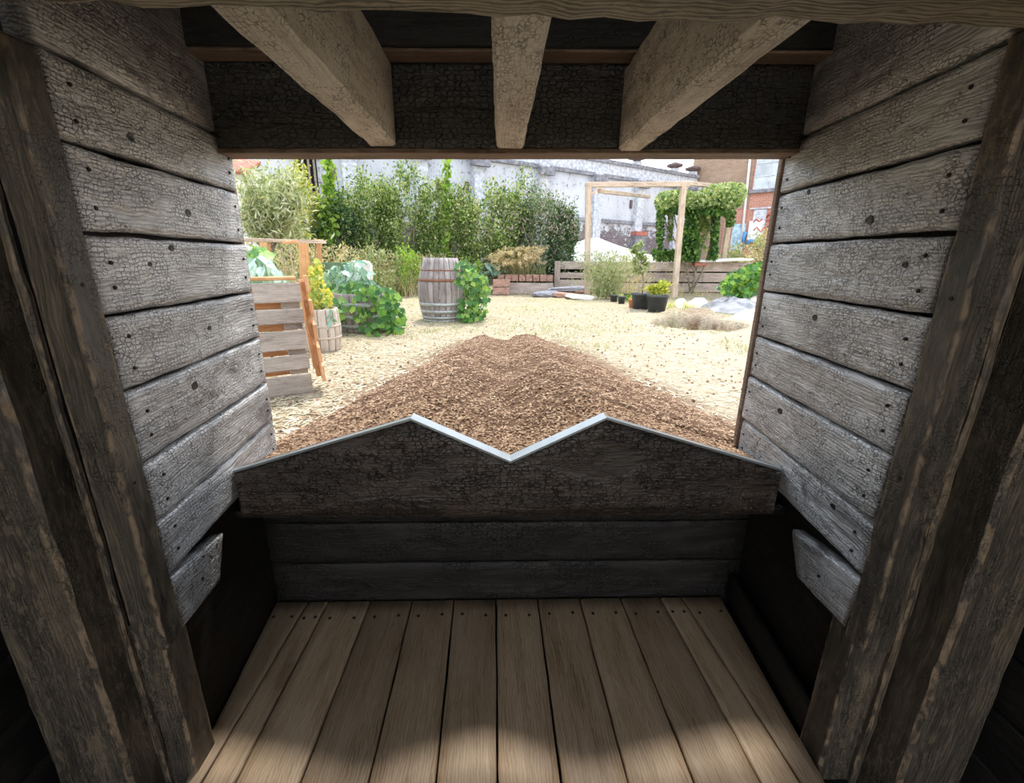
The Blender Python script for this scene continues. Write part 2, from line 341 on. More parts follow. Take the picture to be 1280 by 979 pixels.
def brick_mat(name, c1, c2, mort, white=0., wlow=-10., wcut=(.35, .5), scale=1.):
    """brickwork in local metres, x along the wall, y up; optional flaking whitewash"""
    b = NB(name); v = b.coords('Object', False)
    br = b.n('TexBrick'); b.l(b.scale(v, scale, scale, scale), br.inputs['Vector']); br.inputs['Scale'].default_value = 1.
    br.inputs['Brick Width'].default_value = .23; br.inputs['Row Height'].default_value = .075; br.inputs['Mortar Size'].default_value = .010
    br.inputs['Color1'].default_value = (*c1, 1); br.inputs['Color2'].default_value = (*c2, 1); br.inputs['Mortar'].default_value = (*mort, 1)
    n = b.noise(v, 1.6, 6, .4, .65); col = b.mix(b.ramp(n, [(.35, 0), (.75, .45)]), br.outputs['Color'], tuple(x*.55 for x in c1))
    if white:
        n2 = b.noise(v, 7.5, 6, .2, .7); n4 = b.noise(b.scale(v, 1.2, .5, 1), 1., 4, .3); sep = b.n('SeparateXYZ'); b.l(v, sep.inputs[0])
        h = b.ramp(b.math('MULTIPLY', b.math('SUBTRACT', sep.outputs['Y'], wlow), .5), [(0, .20), (.5, 0)])
        k = b.math('SUBTRACT', b.math('ADD', b.math('MULTIPLY', n2, .65), b.math('MULTIPLY', n4, .35)), h)
        wk = b.ramp(k, [(wcut[0], 0), (wcut[1], 1)]); wc = b.ramp(n4, [(.3, (.46, .48, .54)), (.6, (.62, .645, .70))])
        n5 = b.noise(b.scale(v, 1, .45, 1), 9., 6, .6, .75); wk = b.math('MULTIPLY', wk, b.ramp(n5, [(.33, 0), (.42, 1)]))
        col = b.mix(b.math('MULTIPLY', wk, white), col, wc)
    b.bump(br.outputs['Fac'], -.4, .02); return b.fin(col, .9, .2)
m_wwall = brick_mat('whitewashed_brick', (.20, .155, .165), (.13, .105, .12), (.30, .28, .29), 1., 1.75, (.37, .43))
m_brown = brick_mat('brown_brick', (.40, .27, .19), (.30, .20, .14), (.46, .37, .29))
m_red = brick_mat('red_brick', (.58, .25, .18), (.46, .19, .14), (.60, .44, .36))
m_wtrim = plain('flaking_white_paint', (.56, .585, .64), .85, .3, 0, 9, .35)
m_dtrim = plain('sooty_grey_coping', (.25, .25, .28), .9, .2, 0, 7, .45)
m_ledge = plain('dark_brown_cowl', (.14, .10, .10), .8, .3, 0, 9, .3)
m_glass = plain('dusty_window_glass', (.50, .56, .60), .15, .6, 0, 2, .25)
m_wood_w = plain('white_fence_paint', (.74, .74, .75), .8, .2, 0, 6, .15)
m_roofred = plain('faded_red_roof', (.46, .17, .13), .8, .2, 0, 6, .25)
m_blue = plain('faded_blue_paint', (.42, .58, .72), .8, .2, 0, 7, .45)
m_redpaint = plain('red_spray_paint', (.60, .12, .08), .6, .3)
m_bluepaint = plain('blue_spray_paint', (.10, .30, .62), .6, .3)

# leaf colours
L_hedge = leafmat('hedge_leaves', [(.05, .11, .03), (.11, .21, .055), (.22, .33, .10), (.40, .48, .19), (.58, .60, .34)], .42)
L_dark = leafmat('dark_shrub_leaves', [(.025, .07, .03), (.06, .14, .055), (.13, .23, .095), (.28, .36, .18)])
L_bud = leafmat('grey_green_shrub_leaves', [(.06, .12, .07), (.13, .21, .115), (.24, .31, .20), (.46, .46, .37)])
L_bright = leafmat('bright_climber_leaves', [(.16, .33, .05), (.30, .48, .08), (.48, .62, .14)], .45)
L_yellow = leafmat('yellowing_leaves', [(.30, .40, .07), (.52, .56, .10), (.66, .62, .12)], .45)
L_olive = leafmat('olive_tree_leaves', [(.20, .27, .12), (.38, .44, .24), (.56, .60, .40), (.72, .73, .56)], .3)
L_dry = leafmat('dry_grass_blades', [(.46, .36, .20), (.62, .52, .31), (.74, .66, .44), (.50, .50, .24)], .3)
L_pampas = leafmat('pampas_plumes', [(.56, .44, .25), (.70, .58, .37), (.80, .70, .49)], .3)
L_sage = leafmat('sage_green_leaves', [(.22, .28, .13), (.34, .40, .20), (.46, .51, .28), (.54, .52, .33)], .3)
L_vine = leafmat('vine_leaves', [(.025, .075, .025), (.06, .15, .04), (.12, .26, .06), (.28, .42, .11)], .4)
L_viney = leafmat('sunlit_vine_leaves', [(.08, .17, .05), (.22, .33, .11), (.40, .47, .22), (.58, .61, .40)], .4)
L_nast = leafmat('nasturtium_leaves', [(.16, .30, .06), (.34, .44, .10), (.60, .58, .14), (.74, .62, .12), (.40, .52, .22)], .4)
L_squash = leafmat_obj('squash_leaf', [(.03, .11, .03), (.07, .20, .045), (.14, .33, .06), (.32, .50, .085), (.06, .17, .05), (.11, .27, .07)], .4)
L_kale = leafmat_obj('kale_leaf', [(.16, .32, .24), (.28, .45, .36), (.42, .57, .50), (.55, .66, .62)], .25)
L_straw = leafmat('loose_straw', [(.50, .40, .25), (.66, .56, .38), (.76, .69, .53), (.36, .27, .16)], .1)
L_chip = leafmat('bark_chips', [(.075, .04, .023), (.20, .115, .068), (.34, .22, .14), (.50, .36, .24), (.13, .07, .042)], .0, .9, .15)

m_knot = plain('dark_resinous_knot', (.020, .017, .015), .45, .5, 0, 60, .5)
# ------------------------------------------------------------------ plant builders
def rnd_dirs(n, up=0.):
    d = RNG.normal(size=(n, 3)); d[:, 2] += up; return d/np.linalg.norm(d, axis=1, keepdims=True)
def leaf_cloud(name, P, size, aspect=.5, updir=.3, out=None, fold=.12, jitter=.4):
    """folded diamond leaves at points P"""
    n = len(P); t = rnd_dirs(n, updir)
    if out is not None: t = t*.8 + out*.7; t /= np.linalg.norm(t, axis=1, keepdims=True)
    r = rnd_dirs(n, 1.2); s = np.cross(t, r); s /= np.linalg.norm(s, axis=1, keepdims=True)+1e-6; nn = np.cross(s, t)
    L = size*(1+jitter*(RNG.random((n, 1))-.5)*2); wd = L*aspect*.5
    V = np.stack([P-t*L*.5, P+s*wd+nn*L*fold, P+t*L*.5, P-s*wd+nn*L*fold], 1)
    return quads(name, V)
def clump_points(n, c, rad, nclump, spread=.28, shell=.72, low=-.9):
    c = np.array(c); rad = np.array(rad); d = rnd_dirs(nclump*3); d = d[d[:, 2] > low][:nclump]
    rr = shell+(1-shell)*RNG.random((len(d), 1)); cc = d*rr
    i = RNG.integers(0, len(cc), n); p = cc[i] + RNG.normal(size=(n, 3))*spread*(.5+.5*RNG.random((n, 1)))
    return c + p*rad, p/(np.linalg.norm(p, axis=1, keepdims=True)+1e-6)
def blades(name, base, n, h, lean, width, area, seg=3, curve=.5, updev=0.):
    """curved grass blades growing out of an area round base"""
    b = np.array(base); out = []; ang = RNG.random(n)*2*math.pi; rr = np.sqrt(RNG.random(n))
    ox = np.cos(ang)*rr*area[0]; oy = np.sin(ang)*rr*area[1]; hh = h*(.55+.45*RNG.random(n)); la = RNG.random(n)*2*math.pi; ll = lean*(.3+.7*RNG.random(n))*hh
    pts = []
    for k in range(seg+1):
        f = k/seg; x = b[0]+ox+np.cos(la)*ll*f**(1+curve); y = b[1]+oy+np.sin(la)*ll*f**(1+curve); z = b[2]+hh*(f-.25*lean*f*f); pts.append(np.stack([x, y, z], 1))
    sa = RNG.random(n)*2*math.pi; sx = np.stack([np.cos(sa), np.sin(sa), np.zeros(n)], 1)
    V = []
    for k in range(seg+1):
        wk = width*(1-k/seg*.8)*.5; V += [pts[k]-sx*wk, pts[k]+sx*wk]
    V = np.stack(V, 1); fc = []
    for k in range(seg): a = 2*k; fc += [(a, a+1, a+3), (a, a+3, a+2)]
    return quads(name, V, 2*(seg+1), fc)
def stems(name, base, tips, r0, r1, mat, parent, n=5, bend=.12):
    parts = []; base = Vector(base)
    for t in tips:
        t = Vector(t); k = random.random()*50; pts = []
        for i in range(5):
            f = i/4; p = base.lerp(t, f); p += Vector((nz((f*3, k, 0), 1, k), nz((f*3, 0, k), 1, k+7), 0))*bend*(t-base).length*math.sin(f*math.pi); pts.append(p)
        parts.append(tube_geo(pts, [r0+(r1-r0)*i/4 for i in range(5)], n))
    V, Fc = join(parts); return obj('stem', mesh('stem', V, Fc, True), parent, None, mat, True)
def bush(name, label, cat, c, rad, n, size, mat, group=None, nclump=60, aspect=.5, stem=m_bark, extra=None, low=-.95, spread=.165, shell=.52):
    base = Vector((c[0], c[1], 0)); t = thing(name, label, cat, base, 0, group)
    P, o = clump_points(n, c, rad, nclump, spread, shell, low); P[:, 2] = np.maximum(P[:, 2], .04)
    obj('foliage', leaf_cloud('foliage', P, size, aspect, .25, o), t, None, mat, True)
    tips = [(c[0]+rad[0]*random.uniform(-.75, .75), c[1]+rad[1]*random.uniform(-.7, .7), c[2]+rad[2]*random.uniform(-.1, .75)) for _ in range(9)]
    stems('stem', (c[0], c[1], 0), tips, .035, .008, stem, t)
    if extra: extra(t)
    return t

# ================================================================== THE TIMBER HUT (everything the eye looks out of)
sp_ = math.radians(5.6); nL = Vector((math.cos(sp_), math.sin(sp_), 0)); nR = Vector((-math.cos(sp_), math.sin(sp_), 0))
cL, cR = -.626, -.704                                        # faces of the plank cladding
def wl(Y, d=0.): return ((cL-d) - nL.y*Y)/nL.x               # x of the left face at depth Y, d = behind it
def wr(Y, d=0.): return -((cR-d) - nR.y*Y)/abs(nR.x) if False else ((cR-d) - nR.y*Y)/nR.x
ZF = -1.2                                                    # floor, from the eye

screw_me = None
def screw(parent, p, n, r=.0038):
    global screw_me
    if screw_me is None:
        V, Fc = lathe([(1., -.6), (1., .25), (.8, .45), (.35, .45), (.25, .15)], 8); Fc.append(tuple(range(len(V)-8, len(V)))); screw_me = mesh('screw', V, Fc); screw_me.materials.append(m_screw)
    M = frame(p, Vector(n).orthogonal(), n) @ Matrix.Diagonal((r, r, .004, 1)); return obj('screw', screw_me, parent, M)

hut_floor_z = EYE+ZF
knot_me = None
def knot(parent, p, n, r, along):
    global knot_me
    if knot_me is None:
        V, Fc = lathe([(1., -.6), (.93, .05), (.8, .12), (.72, .02), (.55, .16), (.48, .06), (.2, .14), (.0, .1)], 12)
        V = [(v[0]*(1+.12*math.sin(3*math.atan2(v[1], v[0])+1)), v[1], v[2]) for v in V]; knot_me = mesh('knot', V, Fc, True); knot_me.materials.append(m_knot)
    M = frame(p, along, n) @ Matrix.Diagonal((r*1.05, r*.75, .009, 1)); return obj('knot', knot_me, parent, M)
def wall_side(side):
    left = side < 0; nm = 'wall_left' if left else 'wall_right'; X = wl if left else wr; n = nL if left else nR
    yn, yf = (.826, 1.452) if left else (.79, 1.447)
    # backing: charred boards behind the cladding, down to the floor
    zt, zb = .70, ZF-.06
    back = [W(X(yn+.03, .045), yn+.03, zb), W(X(1.46, .045), 1.46, zb), W(X(1.46, .045), 1.46, zt), W(X(yn+.03, .045), yn+.03, zt)]
    if not left: back = [back[1], back[0], back[3], back[2]]
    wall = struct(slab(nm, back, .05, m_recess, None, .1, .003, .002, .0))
    zs = [.70, .313, .178, .035, -.110, -.253, -.404, -.537, -.667] if left else [.70, .330, .192, .050, -.095, -.240, -.376, -.530, -.660]
    for i in range(len(zs)-1):
        a, b = zs[i]-(.004 if i else 0), zs[i+1]+.004
        P = [W(X(yn), yn, b), W(X(yf), yf, b), W(X(yf), yf, a), W(X(yn), yn, a)]
        dj = random.uniform(-.003, .003)
        for q in (0, 3): P[q] += Vector((n.y*0, random.uniform(0, .006), 0))
        P = [p+n*dj for p in P]
        if not left: P = [P[1], P[0], P[3], P[2]]
        pl = slab('plank', P, .04, m_plank, wall, .03, .005, .0012, .0018, 8)
        for (Y, dz) in ((yn+.045, .3), (yn+.05, .7), (yf-.035, .3), (yf-.03, .68)):
            if i == 0 and dz > .5: continue
            z = b+(a-b)*(dz+random.uniform(-.06, .06)); screw(pl, W(X(Y), Y, z)+n*(dj+.0015), n)
        for (u, v, r) in (((163, 172, .012), (236, 266, .013), (215, 310, .010), (243, 482, .014), (188, 330, .007), (262, 410, .008)) if left else ((1086, 275, .013), (1018, 397, .012), (976, 514, .013), (1133, 331, .008), (1040, 633, .010), (1010, 240, .009))):
            kp = onpl(u, v, n, cL if left else cR)
            if EYE+b < kp.z < EYE+a: knot(pl, kp+n*(dj+.0005), n, r, (n.y, -n.x, 0))
    # the short lowest board ends before the opening
    if left: q = [(230, 786), (276, 726), (281, 666), (211, 727)]
    else: q = [(995, 722), (1053, 783), (1076, 728), (988, 661)]
    P = [onpl(u, v, n, cL if left else cR) for (u, v) in q]
    pl = slab('plank', P, .035, m_plank, wall, .03, .005, .0012, .002, 8)
    c = sum(P, Vector())/4; screw(pl, c+n*.002, n)
    # outer end trim of the opening
    if not left: slab('end_trim', [W(X(1.478)-.003, 1.478, zb), W(X(1.455)-.003, 1.455, zb), W(X(1.455)-.003, 1.455, zt), W(X(1.478)-.003, 1.478, zt)], .09, m_trimw, wall, .1, .002, .001, .001)
    else: slab('end_trim', [W(X(1.457, .012), 1.457, zb), W(X(1.475, .012), 1.475, zb), W(X(1.475, .012), 1.475, zt), W(X(1.457, .012), 1.457, zt)], .09, m_trimw, wall, .1, .002, .001, .001)
    # upright frame: batten, doorpost, narrow strip, big post
    if left:
        post('batten', [(-.762, .764), (-.700, .764), (-.700, .819), (-.726, .819), (-.726, .787), (-.762, .787)], EYE-.80, EYE+.30, m_post, wall)
        bt = wall.children[-1]
        dp = post('doorpost', [(-.805, .789), (-.728, .789), (-.728, .862), (-.805, .862)], EYE+ZF-.05, EYE-.775, m_post, wall)
        post('strip', [(-.800, .776), (-.786, .776), (-.786, .790), (-.800, .790)], EYE+ZF-.05, EYE+.5, m_post, wall, .002)
        bp = post('post', [(-.955, .709), (-.800, .709), (-.800, .792), (-.955, .792)], EYE+ZF-.05, EYE+.66, m_post, wall, .002, .008)
        for z in (-.05, -.42, -.70): screw(wall, W(-.7005, .79, z), (1, 0, 0))
    else:
        post('batten', [(.772, .727), (.836, .727), (.836, .760), (.800, .760), (.800, .782), (.772, .782)], EYE-.80, EYE+.33, m_post, wall, .002)
        post('doorpost', [(.793, .770), (.880, .770), (.880, .845), (.793, .845)], EYE+ZF-.05, EYE-.755, m_post, wall)
        post('strip', [(.872, .756), (.888, .756), (.888, .772), (.872, .772)], EYE+ZF-.05, EYE+.5, m_post, wall, .002)
        post('post', [(.887, .676), (1.036, .676), (1.036, .768), (.887, .768)], EYE+ZF-.05, EYE+.66, m_post, wall, .002, .008)
        for z in (-.06, -.40, -.69): screw(wall, W(.7715, .755, z), (-1, 0, 0))
    return wall
wall_left = wall_side(-1); wall_right = wall_side(1)
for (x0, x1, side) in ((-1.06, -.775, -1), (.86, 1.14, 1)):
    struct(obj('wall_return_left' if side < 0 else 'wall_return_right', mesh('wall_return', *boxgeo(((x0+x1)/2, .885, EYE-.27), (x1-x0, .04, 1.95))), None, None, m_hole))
# boarded bay walls beside the eye, beyond the posts; unseen rear length cuts fill light
for side in (-1, 1):
    x = -1.04 if side < 0 else 1.12
    b = struct(slab('wall_near_left' if side < 0 else 'wall_near_right', [W(x, -1.1, ZF-.05), W(x, .78, ZF-.05), W(x, .78, .66), W(x, -1.1, .66)] if side > 0 and False else
        ([W(x-.03, -1.6, ZF-.05), W(x-.03, .80, ZF-.05), W(x-.03, .80, .66), W(x-.03, -1.6, .66)] if side < 0 else [W(x+.03, .80, ZF-.05), W(x+.03, -1.6, ZF-.05), W(x+.03, -1.6, .66), W(x+.03, .80, .66)]), .03, m_hole, None, .3, .002, .0, .0, 2))
    for k in range(13):
        a = ZF-.05+k*.142; z1 = a+.138
        P = [W(x, -1.6, a), W(x, .80, a), W(x, .80, z1), W(x, -1.6, z1)]
        if side > 0: P = [P[1], P[0], P[3], P[2]]
        slab('plank', P, .028, m_dark, b, .1, .005, .002, .003, 5)

# ---- below the opening: the board with a double-peaked top edge, and the black boards of the recess
YM, TM = 1.15, .036
def xz(u, v, Y=YM): p = at(u, v, Y); return (p.x, p.z)
top_px = [(294, 590), (513.5, 524.5), (638, 578), (758, 523.5), (980, 588)]
tp = [xz(*q) for q in top_px]
bl = (wl(YM)+.001, at(300, 648, YM).z); brr = (wr(YM)-.001, at(978, 648, YM).z)
tp[0] = (wl(YM)+.001, tp[0][1]); tp[-1] = (wr(YM)-.001, tp[-1][1])
wall_front = struct(slab('wall_front', [W(-.83, 1.372, ZF-.05), W(.90, 1.372, ZF-.05), W(.90, 1.372, -.735), W(-.83, 1.372, -.735)], .03, m_hole, None, .2, .002, 0, 0, 2))
def topz(x):
    for (x0, z0), (x1, z1) in zip(tp, tp[1:]):
        if x0 <= x <= x1: return z0+(z1-z0)*(x-x0)/(x1-x0)
    return tp[0][1] if x < tp[0][0] else tp[-1][1]
xs = sorted(set([round(tp[0][0]+(tp[-1][0]-tp[0][0])*i/60, 5) for i in range(61)] + [round(p[0], 5) for p in tp]))
xs[0] = tp[0][0]; xs[-1] = tp[-1][0]
zb = bl[1]; V = []; Fc = []; nzr = 9; cx0 = .04; cz0 = zb+.12
for x in xs:
    zt_ = topz(x)
    for j in range(nzr):
        f = j/(nzr-1); z = zb+(zt_-zb)*f; V.append((x-cx0, z-cz0, .0015*nz((x, z, 0), 18) - (.004 if j in (0, nzr-1) else 0)))
nb = len(V)
for x in xs: V.append((x-cx0, zb-cz0, -TM)); V.append((x-cx0, topz(x)-cz0, -TM))
for i in range(len(xs)-1):
    for j in range(nzr-1): a = i*nzr+j; Fc.append((a, a+nzr, a+nzr+1, a+1))
    Fc.append((i*nzr, nb+2*i, nb+2*i+2, (i+1)*nzr)); Fc.append((i*nzr+nzr-1, (i+1)*nzr+nzr-1, nb+2*i+3, nb+2*i+1)); Fc.append((nb+2*i, nb+2*i+1, nb+2*i+3, nb+2*i+2))
for i in (0, len(xs)-1):
    f = [i*nzr+j for j in range(nzr)] + [nb+2*i+1, nb+2*i]; Fc.append(tuple(f) if i else tuple(f[::-1]))
MM = Matrix.Translation((cx0, YM, cz0)) @ Matrix(((1, 0, 0), (0, 0, -1), (0, 1, 0))).to_4x4()
pb = obj('profiled_board', mesh('profiled_board', V, Fc, True), wall_front, MM, m_mfront)
for (u, v, r) in ((508, 582, .013), (546, 629, .018)): knot(pb, at(u, v, YM)+Vector((0, -.001, 0)), (0, -1, 0), r, (1, 0, .0))
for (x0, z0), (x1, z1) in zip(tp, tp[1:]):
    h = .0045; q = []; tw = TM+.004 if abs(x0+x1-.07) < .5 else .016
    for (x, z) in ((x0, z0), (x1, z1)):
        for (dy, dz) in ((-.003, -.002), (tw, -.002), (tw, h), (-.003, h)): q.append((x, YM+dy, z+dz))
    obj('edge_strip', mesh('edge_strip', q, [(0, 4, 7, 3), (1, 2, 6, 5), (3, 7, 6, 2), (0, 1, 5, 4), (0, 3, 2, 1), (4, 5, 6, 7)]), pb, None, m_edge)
for (a, b) in ((ZF-.04, -1.048), (-1.043, -.885), (-.880, -.735)):
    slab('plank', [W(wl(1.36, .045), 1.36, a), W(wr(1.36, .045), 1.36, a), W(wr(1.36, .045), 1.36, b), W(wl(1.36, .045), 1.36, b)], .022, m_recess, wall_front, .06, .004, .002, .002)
slab('sill_board', [W(-.77, 1.16, -.735), W(.86, 1.16, -.735), W(.90, 1.40, -.735), W(-.82, 1.40, -.735)][::-1], .025, m_black, wall_front, .1, .003, .001, .001)
slab('skirting', [W(.842, 1.35, ZF), W(.800, .84, ZF), W(.800, .84, ZF+.10), W(.842, 1.35, ZF+.10)], .02, m_dark, wall_right, .06, .004, .001, .001)

# ---- floor
floor = struct(obj('floor', mesh('floor', *boxgeo((0.03, .62, hut_floor_z-.08), (2.6, 1.58, .07))), None, None, m_hole))
bu = [(-.8076, -.7320), (-.6912, -.7068), (-.6192, -.6276), (-.4668, -.4728), (-.3156, -.3108), (-.1644, -.1500), (-.0108, -.0024), (.1416, .1500), (.2964, .3096), (.4488, .4692), (.5988, .6288), (.678, .7236), (.8256, .7872)]
for i in range(12):
    (a0, a1), (b0, b1) = bu[i], bu[i+1]
    def X_(e, Y): return e[0] + (e[1]-e[0])*(1.352-Y)/(1.352-.755)
    ys, ye = .60, 1.350; g = .0028
    xa0, xa1, xb0, xb1 = X_(bu[i], ys)+g, X_(bu[i], ye)+g, X_(bu[i+1], ys)-g, X_(bu[i+1], ye)-g
    if xb0-xa0 < .012: xb0 = xa0+.012 if i else xb0; xa0 = xa0 if i else xb0-.012
    P = [Vector((xb0, ys, hut_floor_z)), Vector((xb1, ye, hut_floor_z)), Vector((xa1, ye, hut_floor_z)), Vector((xa0, ys, hut_floor_z))]
    fb = slab('floorboard', P, .03, m_floor, floor, .06, .0025, .0005, .0012, 5)
    for f in (.22, .78):
        x = xa1+(xb1-xa1)*f; screw(fb, Vector((x, 1.275+random.uniform(-.006, .006), hut_floor_z+.001)), (0, 0, 1), .0055)

# ---- roof over the eye: front beam, joists, fascia, cross board, roof boards run back unseen to cut fill light
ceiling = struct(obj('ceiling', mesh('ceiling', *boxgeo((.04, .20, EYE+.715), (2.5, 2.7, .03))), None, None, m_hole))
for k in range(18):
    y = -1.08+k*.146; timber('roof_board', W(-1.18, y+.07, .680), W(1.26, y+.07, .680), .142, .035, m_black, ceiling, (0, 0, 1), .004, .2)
timber('front_beam', W(-1.08, .560, .350), W(1.16, .560, .350), .13, .165, m_beam, ceiling, (0, 0, 1), .012, .04, .0045)
for (x0, x1) in ((-.354, -.281), (-.010, .067), (.331, .3955)):
    timber('joist', W((x0+x1)/2, .57, .387), W((x0+x1)/2, 1.372, .387), x1-x0, .198, m_joist, ceiling, (0, 0, 1), .006, .04, .002)
fz0, fz1 = .284, .492
slab('fascia_board', [W(-.80, 1.372, .276), W(.88, 1.372, .300), W(.88, 1.372, .535), W(-.80, 1.372, .515)], .075, m_black, ceiling, .05, .004, .0015, .001, 8)
timber('lit_lintel_strip', W(-.80, 1.413, .272), W(.88, 1.413, .296), .083, .012, m_trimw, ceiling, (0, 0, 1), .002, .08, .0006)  # added brown strip paints the lit underside of the fascia
timber('cross_board', W(-.82, 1.328, .566), W(.90, 1.328, .590), .070, .165, m_dark, ceiling, (0, 0, 1), .005, .08, .002)
timber('lit_soffit_strip', W(-.80, 1.328, .4795), W(.88, 1.328, .5035), .068, .007, m_trimw, ceiling, (0, 0, 1), .002, .1, .0005)  # thin brown piece added so the cross board's underside looks lit
timber('cross_board', W(-.82, 1.41, .56), W(.90, 1.41, .59), .074, .16, m_dark, ceiling, (0, 0, 1), .005, .1, .001)

# ================================================================== THE GARDEN GROUND
pit_c = (G(868, 404) + Vector((0, .1, 0)))
pa, pb_ = G(812, 404), G(925, 404)
gx = np.concatenate([np.linspace(-60, -9, 14), np.arange(-8.5, 9, .09), np.linspace(9.5, 60, 14)])
gy = np.concatenate([np.arange(1.47, 9.2, .07), np.arange(9.3, 26, .35), np.linspace(27, 90, 10)])
XX, YY = np.meshgrid(gx, gy)
def sst(x, a, b): t = np.clip((x-a)/(b-a), 0, 1); return t*t*(3-2*t)
Z = np.zeros_like(XX); soil = np.zeros_like(XX); bare = np.zeros_like(XX); grass = np.zeros_like(XX)
pw = (pb_.x-pa.x)/2; pcx = (pa.x+pb_.x)/2; pcy = pa.y-.05
tl = np.array([[1.45, -1.45], [1.9, -1.30], [2.4, -1.16], [2.9, -.98], [3.8, -.76], [4.6, -.60], [5.25, -.36]])
tr = np.array([[1.45, 1.62], [1.9, 1.55], [2.4, 1.42], [2.9, 1.27], [3.8, 1.0], [4.6, .84], [5.25, .56]])
for i in range(XX.shape[0]):
    for j in range(XX.shape[1]):
        x, y = XX[i, j], YY[i, j]
        if y > 26 or abs(x) > 9: continue
        n1 = mnoise.noise(Vector((x*.8, y*.8, 0))); n2 = mnoise.noise(Vector((x*3.5, y*3.5, 4))); n3 = mnoise.noise(Vector((x*9, y*9, 2)))
        Z[i, j] = .025*n1+.016*n2+.012*n3
        e = ((x-pcx)/pw)**2+((y-pcy)/.55)**2 + .45*n2 + .25*n1
        d = float(sst(np.array(1.2-e), 0, .42)); Z[i, j] -= .42*d; soil[i, j] = max(soil[i, j], float(sst(np.array(d), .08, .3)))
        e2 = ((x-pcx-.25)/(pw*1.1))**2+((y-pcy-.85)/.38)**2; Z[i, j] += .12*max(0, 1-e2)*(1+n2); soil[i, j] = max(soil[i, j], .6*max(0, 1-e2))
        bare[i, j] = float(sst(np.array(x-.35*y*.5-.2+.5*n1), -.2, 1.2))*(1-float(sst(np.array(y), 7, 10)))
        grass[i, j] = float(sst(np.array(y), 5.5, 9))*.8*(.6+.4*n1) + .5*float(sst(np.array(-x-.2*y), .2, 1.2))*float(sst(np.array(y), 4, 7))
        if y < 6.2:
            a = np.interp(y, tl[:, 0], tl[:, 1]); b = np.interp(y, tr[:, 0], tr[:, 1])
            dd = max(a-x, x-b, (y-5.25)*1.3) + .12*n1 + .10*n2
            soil[i, j] = max(soil[i, j], float(1-sst(np.array(dd), -.05, .30)))
V = np.stack([XX, YY, Z], -1).reshape(-1, 3); nx = len(gx)
Fc = [(i*nx+j, i*nx+j+1, (i+1)*nx+j+1, (i+1)*nx+j) for i in range(len(gy)-1) for j in range(nx-1)]
gm = mesh('ground', V, Fc, True)
for nm, arr in (('soil', soil), ('bare', bare), ('grass', grass)):
    a = gm.attributes.new(nm, 'FLOAT', 'POINT'); a.data.foreach_set('value', arr.reshape(-1).astype(np.float32))
ground = struct(obj('ground', gm, None, None, m_ground))
def gz(x, y):
    j = int(np.clip(np.searchsorted(gx, x)-1, 0, nx-2)); i = int(np.clip(np.searchsorted(gy, y)-1, 0, len(gy)-2)); return float(Z[i, j])
# trodden earth behind the hut, where the eye came in
bk = struct(obj('ground_entrance', mesh('ground_entrance', [(-60, -60, hut_floor_z-.12), (60, -60, hut_floor_z-.12), (60, .58, hut_floor_z-.12), (-60, .58, hut_floor_z-.12)], [(0, 1, 2, 3)]), None, None, m_ground))

# ---- the heap of soil, raked to the same double-peaked profile
near = [(tp[0][0], tp[0][1]), (tp[1][0], tp[1][1]), (tp[2][0], tp[2][1]), (tp[3][0], tp[3][1]), (tp[4][0], tp[4][1])]
fl_, fv_, fr_ = at(604, 418.5, 4.75), at(631, 427, 4.75), at(656, 418, 4.75)
rows = np.concatenate([np.linspace(1.188, 1.47, 8), np.linspace(1.50, 4.75, 92), np.linspace(4.8, 5.35, 14)])
NX = 121; V = []
for y in rows:
    f = (y-1.188)/(4.75-1.188); ff = min(f, 1); end = 1-float(sst(np.array(y), 4.72, 5.33))
    rl = (near[1][0]+(fl_.x-near[1][0])*ff, (near[1][1]-.012)+(fl_.z-near[1][1]+.012)*ff); rv = (near[2][0]+(fv_.x-near[2][0])*ff, (near[2][1]-.018)+(fv_.z-near[2][1]+.018)*ff); rr = (near[3][0]+(fr_.x-near[3][0])*ff, (near[3][1]-.012)+(fr_.z-near[3][1]+.012)*ff)
    if y < 1.50:
        k = (y-1.188)/.28; xa, xb = wl(y)+.004, wr(y)-.004; za = near[0][1]-.018-.05*k; zb_ = near[4][1]-.018-.05*k
        if y > 1.455: xa -= .03; xb += .03
    else:
        k = float(sst(np.array(y), 1.5, 1.75)); xa = np.interp(y, tl[:, 0], tl[:, 1]); xb = np.interp(y, tr[:, 0], tr[:, 1]); za = zb_ = -.03
    px = [xa, rl[0], rv[0], rr[0], xb]; pz = [za, rl[1], rv[1], rr[1], zb_]
    for i in range(NX):
        x = xa+(xb-xa)*i/(NX-1); z = np.interp(x, px, pz)
        # soften the ridges with distance
        s = .02+.03*ff; z = .5*z+.25*np.interp(x-s, px, pz)+.25*np.interp(x+s, px, pz) if y > 1.25 else z
        edge = min(1, min(i, NX-1-i)/8.); sag = 0.
        if y > 1.5:
            # shoulders slump outwards
            if x < rl[0]: q = (x-xa)/(rl[0]-xa+1e-6); sag = .10*math.sin(q*math.pi)*(rl[1])*(1 if q > 0 else 0)
            if x > rr[0]: q = (xb-x)/(xb-rr[0]+1e-6); sag = .10*math.sin(q*math.pi)*(rr[1])
        p = Vector((x, y, 0)); nn = .030*mnoise.noise(p*2.4)+.020*mnoise.noise(p*6)+.012*mnoise.noise(p*15)+.007*mnoise.noise(p*34)
        amp = min(1, max(.12, (y-1.19)*1.4))
        V.append((x, y, -.03+(z+sag+.03)*end+nn*amp*edge*(.4+.6*end)))
hV = np.array(V).reshape(len(rows), NX, 3)
Fc = [(i*NX+j, i*NX+j+1, (i+1)*NX+j+1, (i+1)*NX+j) for i in range(len(rows)-1) for j in range(NX-1)]
